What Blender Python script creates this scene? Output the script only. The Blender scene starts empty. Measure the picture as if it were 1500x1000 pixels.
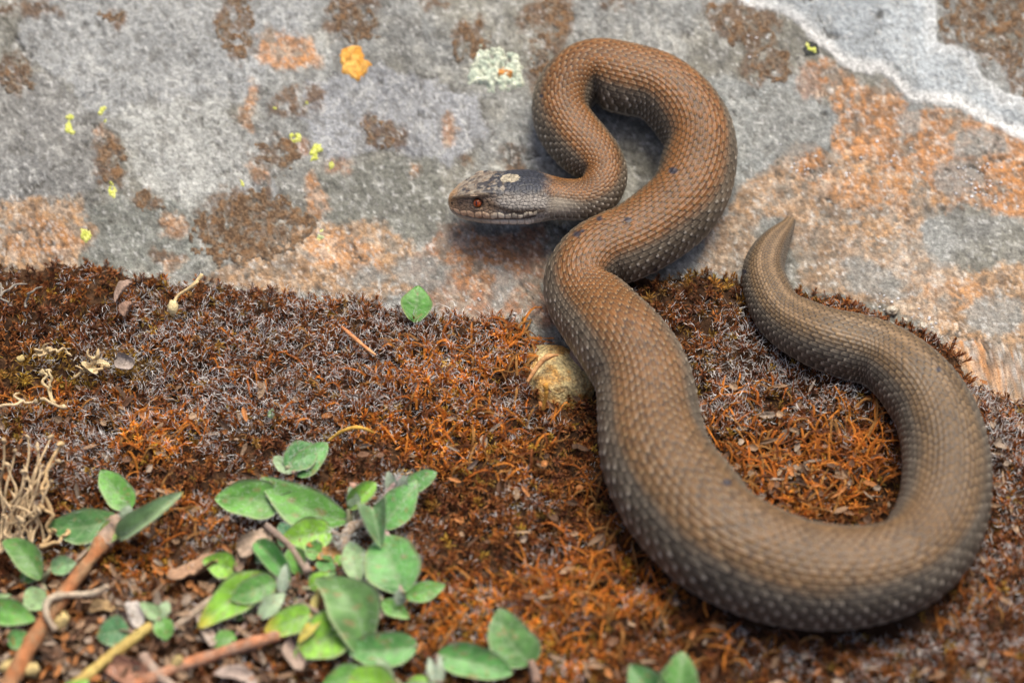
import bpy, math, random
import numpy as np
from mathutils import Vector

random.seed(7)
rng = np.random.default_rng(11)
scene = bpy.context.scene
COL = scene.collection

# ------------------------------------------------------------------ camera
ELEV = math.radians(53.0)
DIST = 0.71
PX = 0.36 * DIST / 1500.0            # metres per photograph pixel at the aim point
cam_d = bpy.data.cameras.new('camera')
cam = bpy.data.objects.new('camera', cam_d)
COL.objects.link(cam)
CAM = np.array([0.0, -DIST * math.cos(ELEV), DIST * math.sin(ELEV)])
cam.location = CAM
cam.rotation_euler = (math.pi / 2 - ELEV, 0, 0)
cam_d.lens = 100
cam_d.sensor_width = 36
cam_d.clip_start = 0.01
cam_d.clip_end = 500
cam_d.dof.use_dof = True
cam_d.dof.focus_distance = 0.698
cam_d.dof.aperture_fstop = 6.2
scene.camera = cam

# ------------------------------------------------------------------ light
SUN_EL, SUN_AZ = math.radians(70), math.radians(30)   # azimuth from +y (behind the rock) towards +x
w = bpy.data.worlds.new('World')
scene.world = w
w.use_nodes = True
nt = w.node_tree
bg = nt.nodes['Background']
sky = nt.nodes.new('ShaderNodeTexSky')
sky.sky_type = 'NISHITA'
sky.sun_disc = False
sky.sun_elevation = SUN_EL
sky.sun_rotation = SUN_AZ
sky.dust_density = 6.0
sky.air_density = 0.6
nt.links.new(sky.outputs[0], bg.inputs[0])
bg.inputs[1].default_value = 0.125
sd = bpy.data.lights.new('sun', 'SUN')
sd.energy = 2.4
sd.angle = math.radians(30)
sd.color = (1.0, 0.94, 0.80)
sun = bpy.data.objects.new('sun', sd)
COL.objects.link(sun)
sdir = Vector((math.sin(SUN_AZ) * math.cos(SUN_EL), math.cos(SUN_AZ) * math.cos(SUN_EL), math.sin(SUN_EL)))
sun.rotation_euler = sdir.to_track_quat('Z', 'Y').to_euler()
sun.location = (0.5, 1, 1.5)
scene.view_settings.view_transform = 'Standard'
scene.view_settings.look = 'None'
scene.view_settings.gamma = 1
scene.view_settings.use_curve_mapping = False
scene.view_settings.exposure = 0.52
scene.cycles.max_bounces = 5

# ------------------------------------------------------------------ helpers
FW = np.array([0, math.cos(ELEV), -math.sin(ELEV)])
UP = np.array([0, math.sin(ELEV), math.cos(ELEV)])


def ray(u, v):
    u = np.asarray(u, float); v = np.asarray(v, float)
    a = (u - 750) / 1500 * 0.36
    b = -(v - 500) / 1500 * 0.36
    return np.stack([a, FW[1] + b * UP[1], FW[2] + b * UP[2]], -1)


def project(P):
    d = P - CAM
    z = d @ FW
    return 750 + d[..., 0] / z / 0.36 * 1500, 500 - (d @ UP) / z / 0.36 * 1500


def hash3(i, j, k, seed):
    h = (i.astype(np.int64) * 374761393 + j.astype(np.int64) * 668265263 + k.astype(np.int64) * 2147483647 + seed * 974634777) & 0xFFFFFFFF
    h = ((h ^ (h >> 13)) * 1274126177) & 0xFFFFFFFF
    h = (h ^ (h >> 16)) & 0xFFFFFFFF
    h = (h * 2246822519) & 0xFFFFFFFF
    h = h ^ (h >> 15)
    return (h & 0xFFFFFF) / float(0xFFFFFF)


def vnoise(x, y, seed=0):
    x = np.asarray(x, float); y = np.asarray(y, float)
    i = np.floor(x); j = np.floor(y)
    fx = x - i; fy = y - j
    fx = fx * fx * fx * (fx * (fx * 6 - 15) + 10); fy = fy * fy * fy * (fy * (fy * 6 - 15) + 10)
    z = np.zeros_like(i)
    a = hash3(i, j, z, seed); b = hash3(i + 1, j, z, seed)
    c = hash3(i, j + 1, z, seed); d = hash3(i + 1, j + 1, z, seed)
    return (a * (1 - fx) + b * fx) * (1 - fy) + (c * (1 - fx) + d * fx) * fy


def fbm(x, y, seed=0, octs=4, gain=0.5):
    """-1..1"""
    s = 0; amp = 1; tot = 0
    for o in range(octs):
        s = s + amp * (vnoise(x * 2 ** o + 17.3 * o, y * 2 ** o - 9.1 * o, seed + o) * 2 - 1)
        tot += amp; amp *= gain
    return s / tot


def voronoi(x, y, seed=0, jit=0.8):
    """F1, F2, cell id (0..1)"""
    i = np.floor(x); j = np.floor(y)
    f1 = np.full(x.shape, 9.0); f2 = np.full(x.shape, 9.0); cid = np.zeros(x.shape)
    for di in (-1, 0, 1):
        for dj in (-1, 0, 1):
            ii = i + di; jj = j + dj
            z = np.zeros_like(ii)
            cx = ii + 0.5 + jit * (hash3(ii, jj, z, seed) - 0.5)
            cy = jj + 0.5 + jit * (hash3(ii, jj, z + 1, seed) - 0.5)
            d = np.hypot(x - cx, y - cy)
            c = hash3(ii, jj, z + 2, seed)
            closer = d < f1
            f2 = np.where(closer, f1, np.minimum(f2, d))
            cid = np.where(closer, c, cid)
            f1 = np.where(closer, d, f1)
    return f1, f2, cid


def sstep(a, b, x):
    t = np.clip((x - a) / (b - a), 0, 1)
    return t * t * (3 - 2 * t)


def poly_sd(px, py, pts):
    """signed distance to a polygon, positive inside"""
    pts = np.asarray(pts, float)
    d = np.full(px.shape, 1e9); inside = np.zeros(px.shape, bool)
    n = len(pts)
    for i in range(n):
        ax, ay = pts[i]; bx, by = pts[(i + 1) % n]
        ex, ey = bx - ax, by - ay
        t = np.clip(((px - ax) * ex + (py - ay) * ey) / (ex * ex + ey * ey + 1e-9), 0, 1)
        d = np.minimum(d, np.hypot(px - ax - t * ex, py - ay - t * ey))
        cond = (ay > py) != (by > py)
        xi = ax + (py - ay) / (ey if abs(ey) > 1e-9 else 1e-9) * ex
        inside ^= cond & (px < xi)
    return np.where(inside, d, -d)


def mix(a, b, t):
    t = np.asarray(t)[..., None]
    return np.asarray(a) * (1 - t) + np.asarray(b) * t


# ------------------------------------------------------------------ terrain
def rockz(x, y):
    wd = 0.012
    s = (y - 0.004) / wd
    z = 0.40 * wd * np.logaddexp(0, np.clip(s, -50, 60))
    # the boulder rounds off and falls away behind
    z = z - 0.9 * 0.05 * np.logaddexp(0, np.clip((y - 0.36) / 0.05, -50, 60))
    z = z + 0.0028 * fbm(x / 0.06, y / 0.06, 3, 3) + 0.0008 * fbm(x / 0.013, y / 0.013, 8, 2)
    return z


# edge of the moss, photograph pixels
EDGE = [(-700, 400), (-200, 395), (0, 388), (60, 388), (130, 372), (190, 398), (260, 408), (350, 412), (430, 432), (520, 432), (600, 452),
        (660, 462), (740, 462), (775, 476), (800, 530), (850, 548), (885, 500), (900, 420), (930, 402), (1010, 402), (1085, 404), (1165, 418), (1230, 428),
        (1290, 458), (1350, 482), (1398, 510), (1410, 545), (1440, 572), (1500, 585), (1700, 600), (2200, 640)]
EPX = np.array(EDGE, float)


def unproject(u, v, h=0.0, surf=rockz):
    r = ray(u, v)
    z = np.zeros(np.shape(r)[:-1])
    for _ in range(22):
        t = (z - CAM[2]) / r[..., 2]
        x = CAM[0] + t * r[..., 0]; y = CAM[1] + t * r[..., 1]
        z = 0.4 * z + 0.6 * (surf(x, y) + h)
    t = (z - CAM[2]) / r[..., 2]
    return CAM + t[..., None] * r


E3 = unproject(EPX[:, 0], EPX[:, 1])
MT = 0.0048       # thickness of the moss cushion


def moss_t(x, y):
    yb = np.interp(x, E3[:, 0], E3[:, 1]) + 0.0022 * fbm(x / 0.006, x * 0 + 3.3, 21, 3)
    d = yb - y
    t = np.where(d > 0, MT * (1 - np.exp(-np.maximum(d, 0) / 0.006)), d * 0.8)
    und = 0.0020 * fbm(x / 0.020, y / 0.020, 31, 3) + 0.0019 * fbm(x / 0.0075, y / 0.0075, 35, 2)
    return np.where(d > 0, t + und * sstep(0, 0.01, d), t)


def surf_full(x, y):
    return rockz(x, y) + np.maximum(0, moss_t(x, y))


TX0, TY0, TST = -0.34, -0.26, 0.0008
_tx = np.arange(TX0, 0.34, TST); _ty = np.arange(TY0, 0.40, TST)
_TX, _TY = np.meshgrid(_tx, _ty, indexing='ij')
TAB_R = rockz(_TX, _TY)
TAB_M = moss_t(_TX, _TY)
TAB_S = TAB_R + np.maximum(0, TAB_M)


def look(tab, x, y):
    fx = np.clip((np.asarray(x, float) - TX0) / TST, 0, tab.shape[0] - 2.001); fy = np.clip((np.asarray(y, float) - TY0) / TST, 0, tab.shape[1] - 2.001)
    i = fx.astype(int); j = fy.astype(int); fx = fx - i; fy = fy - j
    return (tab[i, j] * (1 - fx) + tab[i + 1, j] * fx) * (1 - fy) + (tab[i, j + 1] * (1 - fx) + tab[i + 1, j + 1] * fx) * fy


def surf(x, y):
    return look(TAB_S, x, y)


def rockf(x, y):
    return look(TAB_R, x, y)


def mossf(x, y):
    return look(TAB_M, x, y)


def U(u, v, h=0.0):
    return unproject(u, v, h, surf)


# ------------------------------------------------------------------ mesh + materials
def new_mesh(name, V, quads=None, tris=None, col=None, mat=None, smooth=True, mats=None, mi=None):
    V = np.ascontiguousarray(V, np.float32)
    me = bpy.data.meshes.new(name)
    lp = []; st = []; n = 0
    if quads is not None and len(quads):
        q = np.asarray(quads, np.int32); lp.append(q.ravel()); st.append(np.arange(len(q)) * 4); n = q.size
    if tris is not None and len(tris):
        q = np.asarray(tris, np.int32); lp.append(q.ravel()); st.append(n + np.arange(len(q)) * 3)
    lp = np.concatenate(lp).astype(np.int32); st = np.concatenate(st).astype(np.int32)
    me.vertices.add(len(V)); me.vertices.foreach_set('co', V.ravel())
    me.loops.add(len(lp)); me.loops.foreach_set('vertex_index', lp)
    me.polygons.add(len(st)); me.polygons.foreach_set('loop_start', st)
    me.polygons.foreach_set('use_smooth', np.full(len(st), smooth))
    if mi is not None:
        me.polygons.foreach_set('material_index', np.asarray(mi, np.int32))
    me.update(calc_edges=True)
    if col is not None:
        a = me.color_attributes.new('Col', 'FLOAT_COLOR', 'POINT')
        c = np.ones((len(V), 4), np.float32); c[:, :3] = np.clip(col, 0, 1)
        a.data.foreach_set('color', c.ravel())
    for m in (mats or ([mat] if mat else [])):
        me.materials.append(m)
    return me


def link(name, me, parent=None, loc=None):
    o = bpy.data.objects.new(name, me)
    COL.objects.link(o)
    if parent is not None:
        o.parent = parent
    if loc is not None:
        o.location = loc
    return o


def tag(o, label=None, cat=None, group=None, kind=None):
    if label: o['label'] = label
    if cat: o['category'] = cat
    if group: o['group'] = group
    if kind: o['kind'] = kind
    return o


def empty(name, loc, label, cat, group=None):
    o = bpy.data.objects.new(name, None)
    o.location = [float(c) for c in loc]
    o.empty_display_size = 0.005
    COL.objects.link(o)
    bpy.context.view_layer.update()
    return tag(o, label, cat, group)


def part(name, me, parent):
    """the mesh is in world coordinates; shift it to the parent's origin"""
    L = Vector((0, 0, 0)); p = parent
    while p is not None:
        L += p.location; p = p.parent
    co = np.empty(len(me.vertices) * 3, np.float32)
    me.vertices.foreach_get('co', co)
    co = co.reshape(-1, 3) - np.array(L, np.float32)
    me.vertices.foreach_set('co', co.ravel())
    return link(name, me, parent)


def top(name, me, loc=None):
    co = np.empty(len(me.vertices) * 3, np.float32)
    me.vertices.foreach_get('co', co)
    co = co.reshape(-1, 3)
    if loc is None:
        c = (co.min(0) + co.max(0)) / 2; c[2] = co[:, 2].min()
        loc = c
    co = co - np.asarray(loc, np.float32)
    me.vertices.foreach_set('co', co.ravel())
    return link(name, me, None, [float(c) for c in loc])


def grid_quads(n, m, wrap=False):
    """n rings of m vertices"""
    i = np.arange(n - 1)[:, None]
    jj = np.arange(m if wrap else m - 1)[None, :]
    j2 = (jj + 1) % m
    return np.stack([i * m + jj, i * m + j2, (i + 1) * m + j2, (i + 1) * m + jj], -1).reshape(-1, 4)


def material(name, color=(0.5, 0.5, 0.5), rough=0.7, attr=True, n1=(400, 0.25), n2=(2500, 0.2), bump=0.3, bdist=0.0002, bscale=1500,
             spec=0.4, sss=0.0, sheen=0.0, trans=0.0, coat=0.0, rvar=0.0):
    m = bpy.data.materials.new(name)
    m.use_nodes = True
    t = m.node_tree; N = t.nodes; K = t.links
    b = N['Principled BSDF']
    b.inputs['Roughness'].default_value = rough
    b.inputs['Specular IOR Level'].default_value = spec
    tc = N.new('ShaderNodeTexCoord')
    if attr:
        c = N.new('ShaderNodeAttribute'); c.attribute_name = 'Col'; cur = c.outputs['Color']
    else:
        c = N.new('ShaderNodeRGB'); c.outputs[0].default_value = (*color, 1); cur = c.outputs[0]
    fac = None
    for sc, amt in (n1, n2):
        if amt <= 0: continue
        nz = N.new('ShaderNodeTexNoise'); nz.inputs['Scale'].default_value = sc; nz.inputs['Detail'].default_value = 3
        K.new(tc.outputs['Object'], nz.inputs['Vector'])
        mr = N.new('ShaderNodeMapRange'); mr.inputs['From Min'].default_value = 0.3; mr.inputs['From Max'].default_value = 0.7
        mr.inputs['To Min'].default_value = 1 - amt; mr.inputs['To Max'].default_value = 1 + amt
        K.new(nz.outputs['Fac'], mr.inputs['Value'])
        vm = N.new('ShaderNodeVectorMath'); vm.operation = 'SCALE'
        K.new(cur, vm.inputs[0]); K.new(mr.outputs[0], vm.inputs['Scale'])
        cur = vm.outputs[0]
        if rvar and fac is None:
            r2 = N.new('ShaderNodeMapRange'); r2.inputs['From Min'].default_value = 0.35; r2.inputs['From Max'].default_value = 0.65
            r2.inputs['To Min'].default_value = rough - rvar; r2.inputs['To Max'].default_value = rough + rvar
            K.new(nz.outputs['Fac'], r2.inputs['Value']); K.new(r2.outputs[0], b.inputs['Roughness']); fac = 1
    K.new(cur, b.inputs['Base Color'])
    if bump > 0:
        nb = N.new('ShaderNodeTexNoise'); nb.inputs['Scale'].default_value = bscale; nb.inputs['Detail'].default_value = 4
        K.new(tc.outputs['Object'], nb.inputs['Vector'])
        bp = N.new('ShaderNodeBump'); bp.inputs['Strength'].default_value = bump; bp.inputs['Distance'].default_value = bdist
        K.new(nb.outputs['Fac'], bp.inputs['Height']); K.new(bp.outputs[0], b.inputs['Normal'])
    if sss:
        b.inputs['Subsurface Weight'].default_value = sss
        b.inputs['Subsurface Radius'].default_value = (0.0012, 0.001, 0.0004)
        b.inputs['Subsurface Scale'].default_value = 1
    if sheen:
        b.inputs['Sheen Weight'].default_value = sheen
    if coat:
        b.inputs['Coat Weight'].default_value = coat
    if trans:
        out = N['Material Output']
        tr = N.new('ShaderNodeBsdfTranslucent'); K.new(cur, tr.inputs['Color'])
        mx = N.new('ShaderNodeMixShader'); mx.inputs[0].default_value = trans
        K.new(b.outputs[0], mx.inputs[1]); K.new(tr.outputs[0], mx.inputs[2]); K.new(mx.outputs[0], out.inputs['Surface'])
    return m


M_rock = material('rock_surface', rough=0.75, n1=(900, 0.22), n2=(3200, 0.38), bump=0.8, bdist=0.0006, bscale=1100, spec=0.35, rvar=0.2)
M_soil = material('soil', rough=0.95, n1=(500, 0.4), n2=(2500, 0.4), bump=1.0, bdist=0.0007, bscale=900, spec=0.1)
M_moss = material('moss_shoot', rough=0.6, n1=(300, 0.15), n2=(2500, 0.15), bump=0, spec=0.3, trans=0.3)
M_crust = material('lichen_crust', rough=0.85, n1=(900, 0.15), n2=(3500, 0.25), bump=0.6, bdist=0.0004, bscale=2200, spec=0.25)
M_snake = material('snake_skin', rough=0.47, n1=(1300, 0.12), n2=(5000, 0.14), bump=0.25, bdist=0.00008, bscale=6000, spec=0.36)
M_leaf = material('leaf_blade', rough=0.42, n1=(350, 0.13), n2=(2200, 0.13), bump=0.5, bdist=0.0002, bscale=1600, spec=0.35, trans=0.22, sheen=0.08)
M_hair = material('pale_hair', color=(0.72, 0.74, 0.72), rough=0.5, attr=False, n1=(300, 0.1), n2=(0, 0), bump=0, trans=0.4)
M_dry = material('dry_litter', rough=0.8, n1=(500, 0.25), n2=(2400, 0.25), bump=0.8, bdist=0.0003, bscale=1800, spec=0.25)
M_stone = material('pebble_stone', rough=0.45, n1=(420, 0.4), n2=(1700, 0.45), bump=1.0, bdist=0.0007, bscale=1600, spec=0.5)
M_eye = material('eye', rough=0.12, n1=(2500, 0.4), n2=(0, 0), bump=0, spec=0.4, coat=0.25)
M_black = material('pupil_black', color=(0.004, 0.004, 0.004), rough=0.08, attr=False, n1=(100, 0.01), n2=(0, 0), bump=0, coat=1.0)
M_ground = material('meadow_ground', color=(0.09, 0.075, 0.04), rough=0.95, attr=False, n1=(3, 0.4), n2=(40, 0.3), bump=0.5, bdist=0.01, bscale=60)

# ------------------------------------------------------------------ ground sheet
V = []
n = 41
gx = np.sign(np.linspace(-1, 1, n)) * np.abs(np.linspace(-1, 1, n)) ** 3 * 120
X, Y = np.meshgrid(gx, gx, indexing='ij')
Z = -0.035 + 0.01 * fbm(X / 0.8, Y / 0.8, 5) - 0.00 * X
me = new_mesh('ground', np.stack([X, Y, Z], -1).reshape(-1, 3), grid_quads(n, n)[:, ::-1], mat=M_ground)
tag(link('ground', me), 'brown open ground around the boulder', kind='structure')

# ------------------------------------------------------------------ rock
def axis(lo, hi, step, outer_lo, outer_hi, k=26):
    a = np.arange(lo, hi, step)
    left = lo - np.geomspace(step, lo - outer_lo, k)[::-1]
    right = hi + np.geomspace(step, outer_hi - hi, k)
    return np.concatenate([left, a, right])


ax = axis(-0.155, 0.155, 0.00052, -0.62, 0.62)
ay = axis(0.0, 0.150, 0.00055, -0.5, 0.62)
X, Y = np.meshgrid(ax, ay, indexing='ij')
Z = rockz(X, Y)
P = np.stack([X, Y, Z], -1)
pu, pv = project(P)
d1 = fbm(pu / 42, pv / 42, 51, 5, 0.6); d2 = fbm(pu / 42, pv / 42, 61, 5, 0.6)
qu = pu + 20 * d1; qv = pv + 20 * d2
fine = fbm(pu / 9, pv / 9, 71, 4, 0.7)
vf = fbm(pu / 3.2, pv / 3.2, 72, 2, 0.7)

BLUEG = (0.215, 0.222, 0.213); GREY = (0.182, 0.177, 0.148); DARKG = (0.145, 0.145, 0.135); PALE = (0.36, 0.355, 0.315)
ORNG = (0.43, 0.19, 0.06); PEACH = (0.40, 0.235, 0.115); BRWN = (0.115, 0.068, 0.038); RUSTC = (0.30, 0.13, 0.06)
c = mix(GREY, BLUEG, sstep(-0.15, 0.25, fbm(pu / 150, pv / 150, 81, 3)))
c = mix(c, DARKG, sstep(0.05, 0.45, fbm(pu / 55, pv / 55, 83, 5, 0.65)) * 0.75)
c = mix(c, PALE, sstep(0.05, 0.5, fbm(pu / 28, pv / 28, 85, 5, 0.7)) * 0.55)
relief = 0.25 * fine

def area(pts, colr, soft=5, amt=1.0, lump=0.0, ns=0, rimd=0.0):
    """lichen area with a ragged, noise-warped border"""
    global c, relief
    sd = poly_sd(qu, qv, pts) + 9 * fine
    m = sstep(-soft, soft, sd) * amt
    if rimd: c = mix(c, (0.06, 0.055, 0.045), np.exp(-((sd + 4) / 3.5) ** 2) * rimd * sstep(-.2, .2, d1))
    if ns:
        m = m * sstep(-0.35 , 0.25, fbm(pu / ns, pv / ns, 97, 4, 0.7) + 0.05)
    c = mix(c, colr, m)
    relief = relief + lump * m
    return sd

def ell(cx, cy, rx, ry, a=0, k=14):
    th = np.linspace(0, 2 * np.pi, k, endpoint=False)
    x = rx * np.cos(th); y = ry * np.sin(th); a = math.radians(a)
    return np.stack([cx + x * math.cos(a) - y * math.sin(a), cy + x * math.sin(a) + y * math.cos(a)], -1)

# big pale sheets
area([(40, -60), (470, -60), (440, 60), (330, 150), (420, 300), (250, 280), (200, 200), (130, 170), (90, 120), (30, 80)], (0.27, 0.28, 0.28), 4, 0.8, 0.5, 0, .8)
area([(150, 160), (330, 140), (380, 250), (330, 310), (230, 300), (190, 220)], (0.33, 0.335, 0.31), 6, 0.75, 0.4, 0, .3)
area([(440, 120), (560, 95), (700, 150), (720, 200), (640, 250), (560, 220), (480, 230), (440, 180)], (0.265, 0.275, 0.29), 4, 0.85, 0.5, 0, .8)
area([(-60, 90), (60, 110), (140, 170), (170, 260), (60, 300), (-60, 300)], (0.155, 0.155, 0.15), 5, 0.8, -0.3)
area([(470, 250), (640, 230), (660, 330), (560, 370), (480, 340)], (0.155, 0.158, 0.135), 6, 0.85)
area([(120, 300), (270, 290), (290, 400), (130, 400)], (0.165, 0.175, 0.155), 6, 0.8)
area([(1000, 120), (1160, 110), (1230, 170), (1210, 260), (1080, 300)], (0.235, 0.25, 0.245), 7, 0.8)
# orange and peach areas
for pts, col, amt in [
    ([(-80, 310), (110, 285), (130, 330), (115, 400), (-80, 420)], PEACH, 0.9),
    (ell(60, 345, 60, 30), ORNG, 0.6),
    ([(380, 350), (450, 330), (560, 320), (620, 380), (640, 430), (560, 440), (400, 430), (300, 420)], PEACH, 0.8),
    (ell(510, 370, 60, 30, 10), ORNG, 0.55),
    ([(640, 330), (800, 340), (810, 470), (640, 470), (600, 400)], RUSTC, 0.75),
    (ell(700, 380, 70, 40, 20), ORNG, 0.5),
    (ell(415, 70, 38, 30), ORNG, 0.8), (ell(450, 85, 20, 12), ORNG, 0.6),
    (ell(362, 150, 8, 40, 5), ORNG, 0.7), (ell(465, 300, 12, 45), ORNG, 0.75), (ell(447, 215, 10, 14), RUSTC, 0.7),
    (ell(378, 258, 18, 10, 20), ORNG, 0.8), (ell(500, 240, 16, 10), RUSTC, 0.7), (ell(660, 190, 12, 22), ORNG, 0.6),
    (ell(608, 252, 8, 9), ORNG, 0.7), (ell(252, 325, 20, 16, 40), ORNG, 0.6), (ell(255, 385, 12, 16), ORNG, 0.5), (ell(150, 195, 12, 12), ORNG, 0.5),
    ([(1190, 90), (1260, 110), (1330, 160), (1400, 170), (1560, 215), (1560, 330), (1420, 300), (1300, 290), (1220, 250), (1230, 180)], ORNG, 0.85),
    ([(1170, 210), (1240, 230), (1400, 290), (1300, 370), (1200, 330), (1060, 310), (1080, 270)], PEACH, 0.8),
    (ell(1195, 240, 24, 26), ORNG, 0.9), (ell(1280, 290, 70, 30, 10), ORNG, 0.6),
    ([(1040, 330), (1110, 300), (1120, 360), (1080, 400), (1020, 400)], PEACH, 0.6),
    ([(1400, 400), (1560, 380), (1560, 620), (1430, 580), (1380, 490)], PEACH, 0.75),
    ([(1150, 330), (1300, 320), (1420, 400), (1400, 500), (1300, 450), (1180, 420)], PEACH, 0.6),
    (ell(1450, 530, 60, 22, 25), ORNG, 0.7), (ell(1400, 430, 50, 24), ORNG, 0.4),
    (ell(1440, 250, 90, 35, 15), ORNG, 0.6), (ell(1190, 120, 26, 30, 30), RUSTC, 0.5),
]:
    area(pts, col, 6, amt, 0.25)
# speckling of the orange areas with pale and grey grains
mott = fbm(pu / 17, pv / 17, 151, 5, .75)
c = mix(c, (0.10, 0.095, 0.082), sstep(0.12, 0.34, mott) * .55)
c = mix(c, (0.40, 0.40, 0.37), sstep(0.12, 0.34, -mott) * .38)
relief = relief - .5 * sstep(0.12, 0.34, mott)
om = sstep(0.03, 0.12, c[..., 0] - c[..., 2])
c = mix(c, (0.56, 0.45, 0.34), om * sstep(0.15, 0.4, fbm(pu / 8, pv / 8, 101, 3, 0.7)) * 0.5)
c = mix(c, (0.21, 0.185, 0.15), om * sstep(0.08, 0.28, fbm(pu / 26, pv / 26, 103, 5, 0.75)) * 0.8)
c = mix(c, (0.14, 0.085, 0.05), om * sstep(0.10, 0.35, fbm(pu / 15, pv / 15, 107, 4, 0.75)) * 0.55)
# greys within the right-hand orange
for pts in [ell(1330, 180, 24, 22), ell(1400, 260, 34, 26), ell(1280, 410, 50, 22, 30), ell(1130, 340, 30, 20), ell(1460, 460, 40, 30), ell(1380, 350, 24, 40), ell(1160, 190, 55, 45), ell(1430, 215, 40, 20), ell(540, 405, 32, 20), ell(620, 400, 40, 24), ell(740, 420, 22, 30)]:
    area(pts, (0.225, 0.23, 0.215), 7, 0.75, 0.2)
# brown, mossy stains around the crusts
for pts in [ell(20, 110, 30, 30), ell(40, 10, 50, 18), ell(345, 45, 24, 44), ell(510, 25, 46, 30), ell(440, 150, 40, 24), ell(800, 30, 40, 50), ell(800, 110, 22, 40),
            ell(1090, 30, 60, 34, 20), ell(1120, 90, 40, 36), ell(560, 195, 34, 22, 25), ell(160, 240, 26, 40), ell(400, 225, 40, 26), ell(360, 320, 80, 45, 10),
            ([(1380, -40), (1560, -40), (1560, 150), (1480, 130), (1440, 70), (1390, 60)]), ell(690, 50, 26, 26), ell(245, 375, 22, 16), ell(210, 290, 30, 14), ell(910, 5, 26, 10), ell(640, 5, 20, 10), ell(165, 22, 16, 12), ell(750, 235, 20, 16), ell(685, 235, 9, 9)]:
    area(pts, BRWN, 6, 0.9, 0.35, 13)
# the blue-grey sheet with its white rim, top right
big = [(1075, -30), (1085, 5), (1150, 22), (1185, 55), (1212, 75), (1238, 100), (1290, 108), (1330, 150), (1400, 158), (1460, 190), (1580, 240), (1580, 170), (1470, 135), (1440, 110), (1425, 75), (1375, 60), (1368, -30)]
sd = poly_sd(qu * 0.35 + pu * 0.65, qv * 0.35 + pv * 0.65, big) + 2.5 * fine
m = sstep(-2, 3, sd)
inn = mix((0.33, 0.36, 0.375), (0.27, 0.29, 0.295), sstep(-.2, .5, fbm(pu / 40, pv / 40, 111, 4, .6)))
rim = (0.60, 0.60, 0.58)
lower = sstep(-25, 10, (pv - (0.42 * (pu - 1080) - 5)))
cc = mix(inn, rim, (1 - sstep(6, 26, sd + 8 * d2)) * (0.35 + 0.65 * lower))
c = mix(c, cc, m); relief = relief + 1.0 * m
# hairline cracks and pits
f1, f2, cid = voronoi((pu + 34 * d1) / 120, (pv + 34 * d2) / 80, 5, 0.95)
c = c * (0.86 + 0.28 * cid)[..., None]
crack = 1 - sstep(0.0, 0.03, f2 - f1 + .05 * fine)
crack = crack * sstep(0.1, 0.3, fbm(pu / 120, pv / 120, 131, 3) + 0.15)
c = mix(c, (0.04, 0.036, 0.03), crack * 0.85)
relief = relief - 1.2 * crack
pit = sstep(0.35, 0.6, fbm(pu / 6, pv / 6, 141, 2))
c = mix(c, (0.08, 0.075, 0.07), pit * 0.45)
grit = sstep(0.40, 0.62, fbm(pu / 5, pv / 5, 143, 2))
c = mix(c, (0.52, 0.52, 0.50), grit * 0.5)
c = c * (1 + 0.30 * vf + .22 * fbm(pu / 10, pv / 10, 163, 3, .7) + .22 * rng.normal(0, 1, vf.shape).clip(-1.6, 1.6) * .35)[..., None]
Z = Z + 0.00030 * relief + 0.00026 * vf - 0.0004 * pit
rz_grid = Z
me = new_mesh('rock', np.stack([X, Y, Z], -1).reshape(-1, 3), grid_quads(len(ax), len(ay))[:, ::-1], col=c.reshape(-1, 3), mat=M_rock)
tag(link('rock', me), 'grey lichen-covered boulder face behind the moss', kind='structure')

# ------------------------------------------------------------------ snake centre line
# (u, v, half width px, extra lift in mm)
SN = [(657, 298, 3, 6), (700, 293, 30, 6.5), (740, 289, 38, 6.5), (780, 288, 37, 6.5), (819, 292, 31, 6.5), (848, 293, 30, 6), (872, 283, 33, 5), (882, 258, 36, 4.5), (868, 230, 40, 3.5),
      (843, 202, 43, 2.0), (826, 165, 45, 1.0), (836, 130, 47, 0.5), (866, 109, 49, 0.3), (912, 114, 51, 0), (960, 128, 51, 0), (998, 158, 53, 0), (1020, 200, 55, 0), (1021, 242, 56, 0),
      (1003, 290, 57, 0), (965, 328, 55, 0.5), (920, 355, 53, 1), (874, 378, 53, 2), (852, 415, 54, 2.5), (872, 455, 58, 2.5), (910, 500, 65, 2.5), (938, 548, 70, 2.5), (951, 610, 73, 2), (963, 668, 80, 1),
      (987, 715, 84, 0), (1016, 752, 85, 0), (1048, 783, 84, 0), (1095, 812, 81, 0), (1142, 831, 78, 0), (1197, 842, 75, 0), (1256, 842, 71, 0), (1302, 832, 68, 0), (1339, 813, 67, 0),
      (1366, 782, 67, 0), (1381, 745, 66, 0), (1387, 700, 64, 0), (1384, 655, 62, 0), (1372, 612, 60, 0), (1350, 573, 56, 0), (1320, 541, 51, 0), (1285, 520, 49, 0), (1250, 508, 48, 0), (1208, 495, 45, 0),
      (1170, 478, 41, 0), (1142, 457, 37, 0), (1125, 426, 34, 0), (1119, 397, 31, 0.5), (1126, 372, 27, 1.0), (1139, 350, 20, 1.5), (1149, 337, 14, 1.5), (1155, 328, 9.5, 1.4), (1158, 322, 6, 1.2)]
SN = np.array(SN, float)


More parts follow.
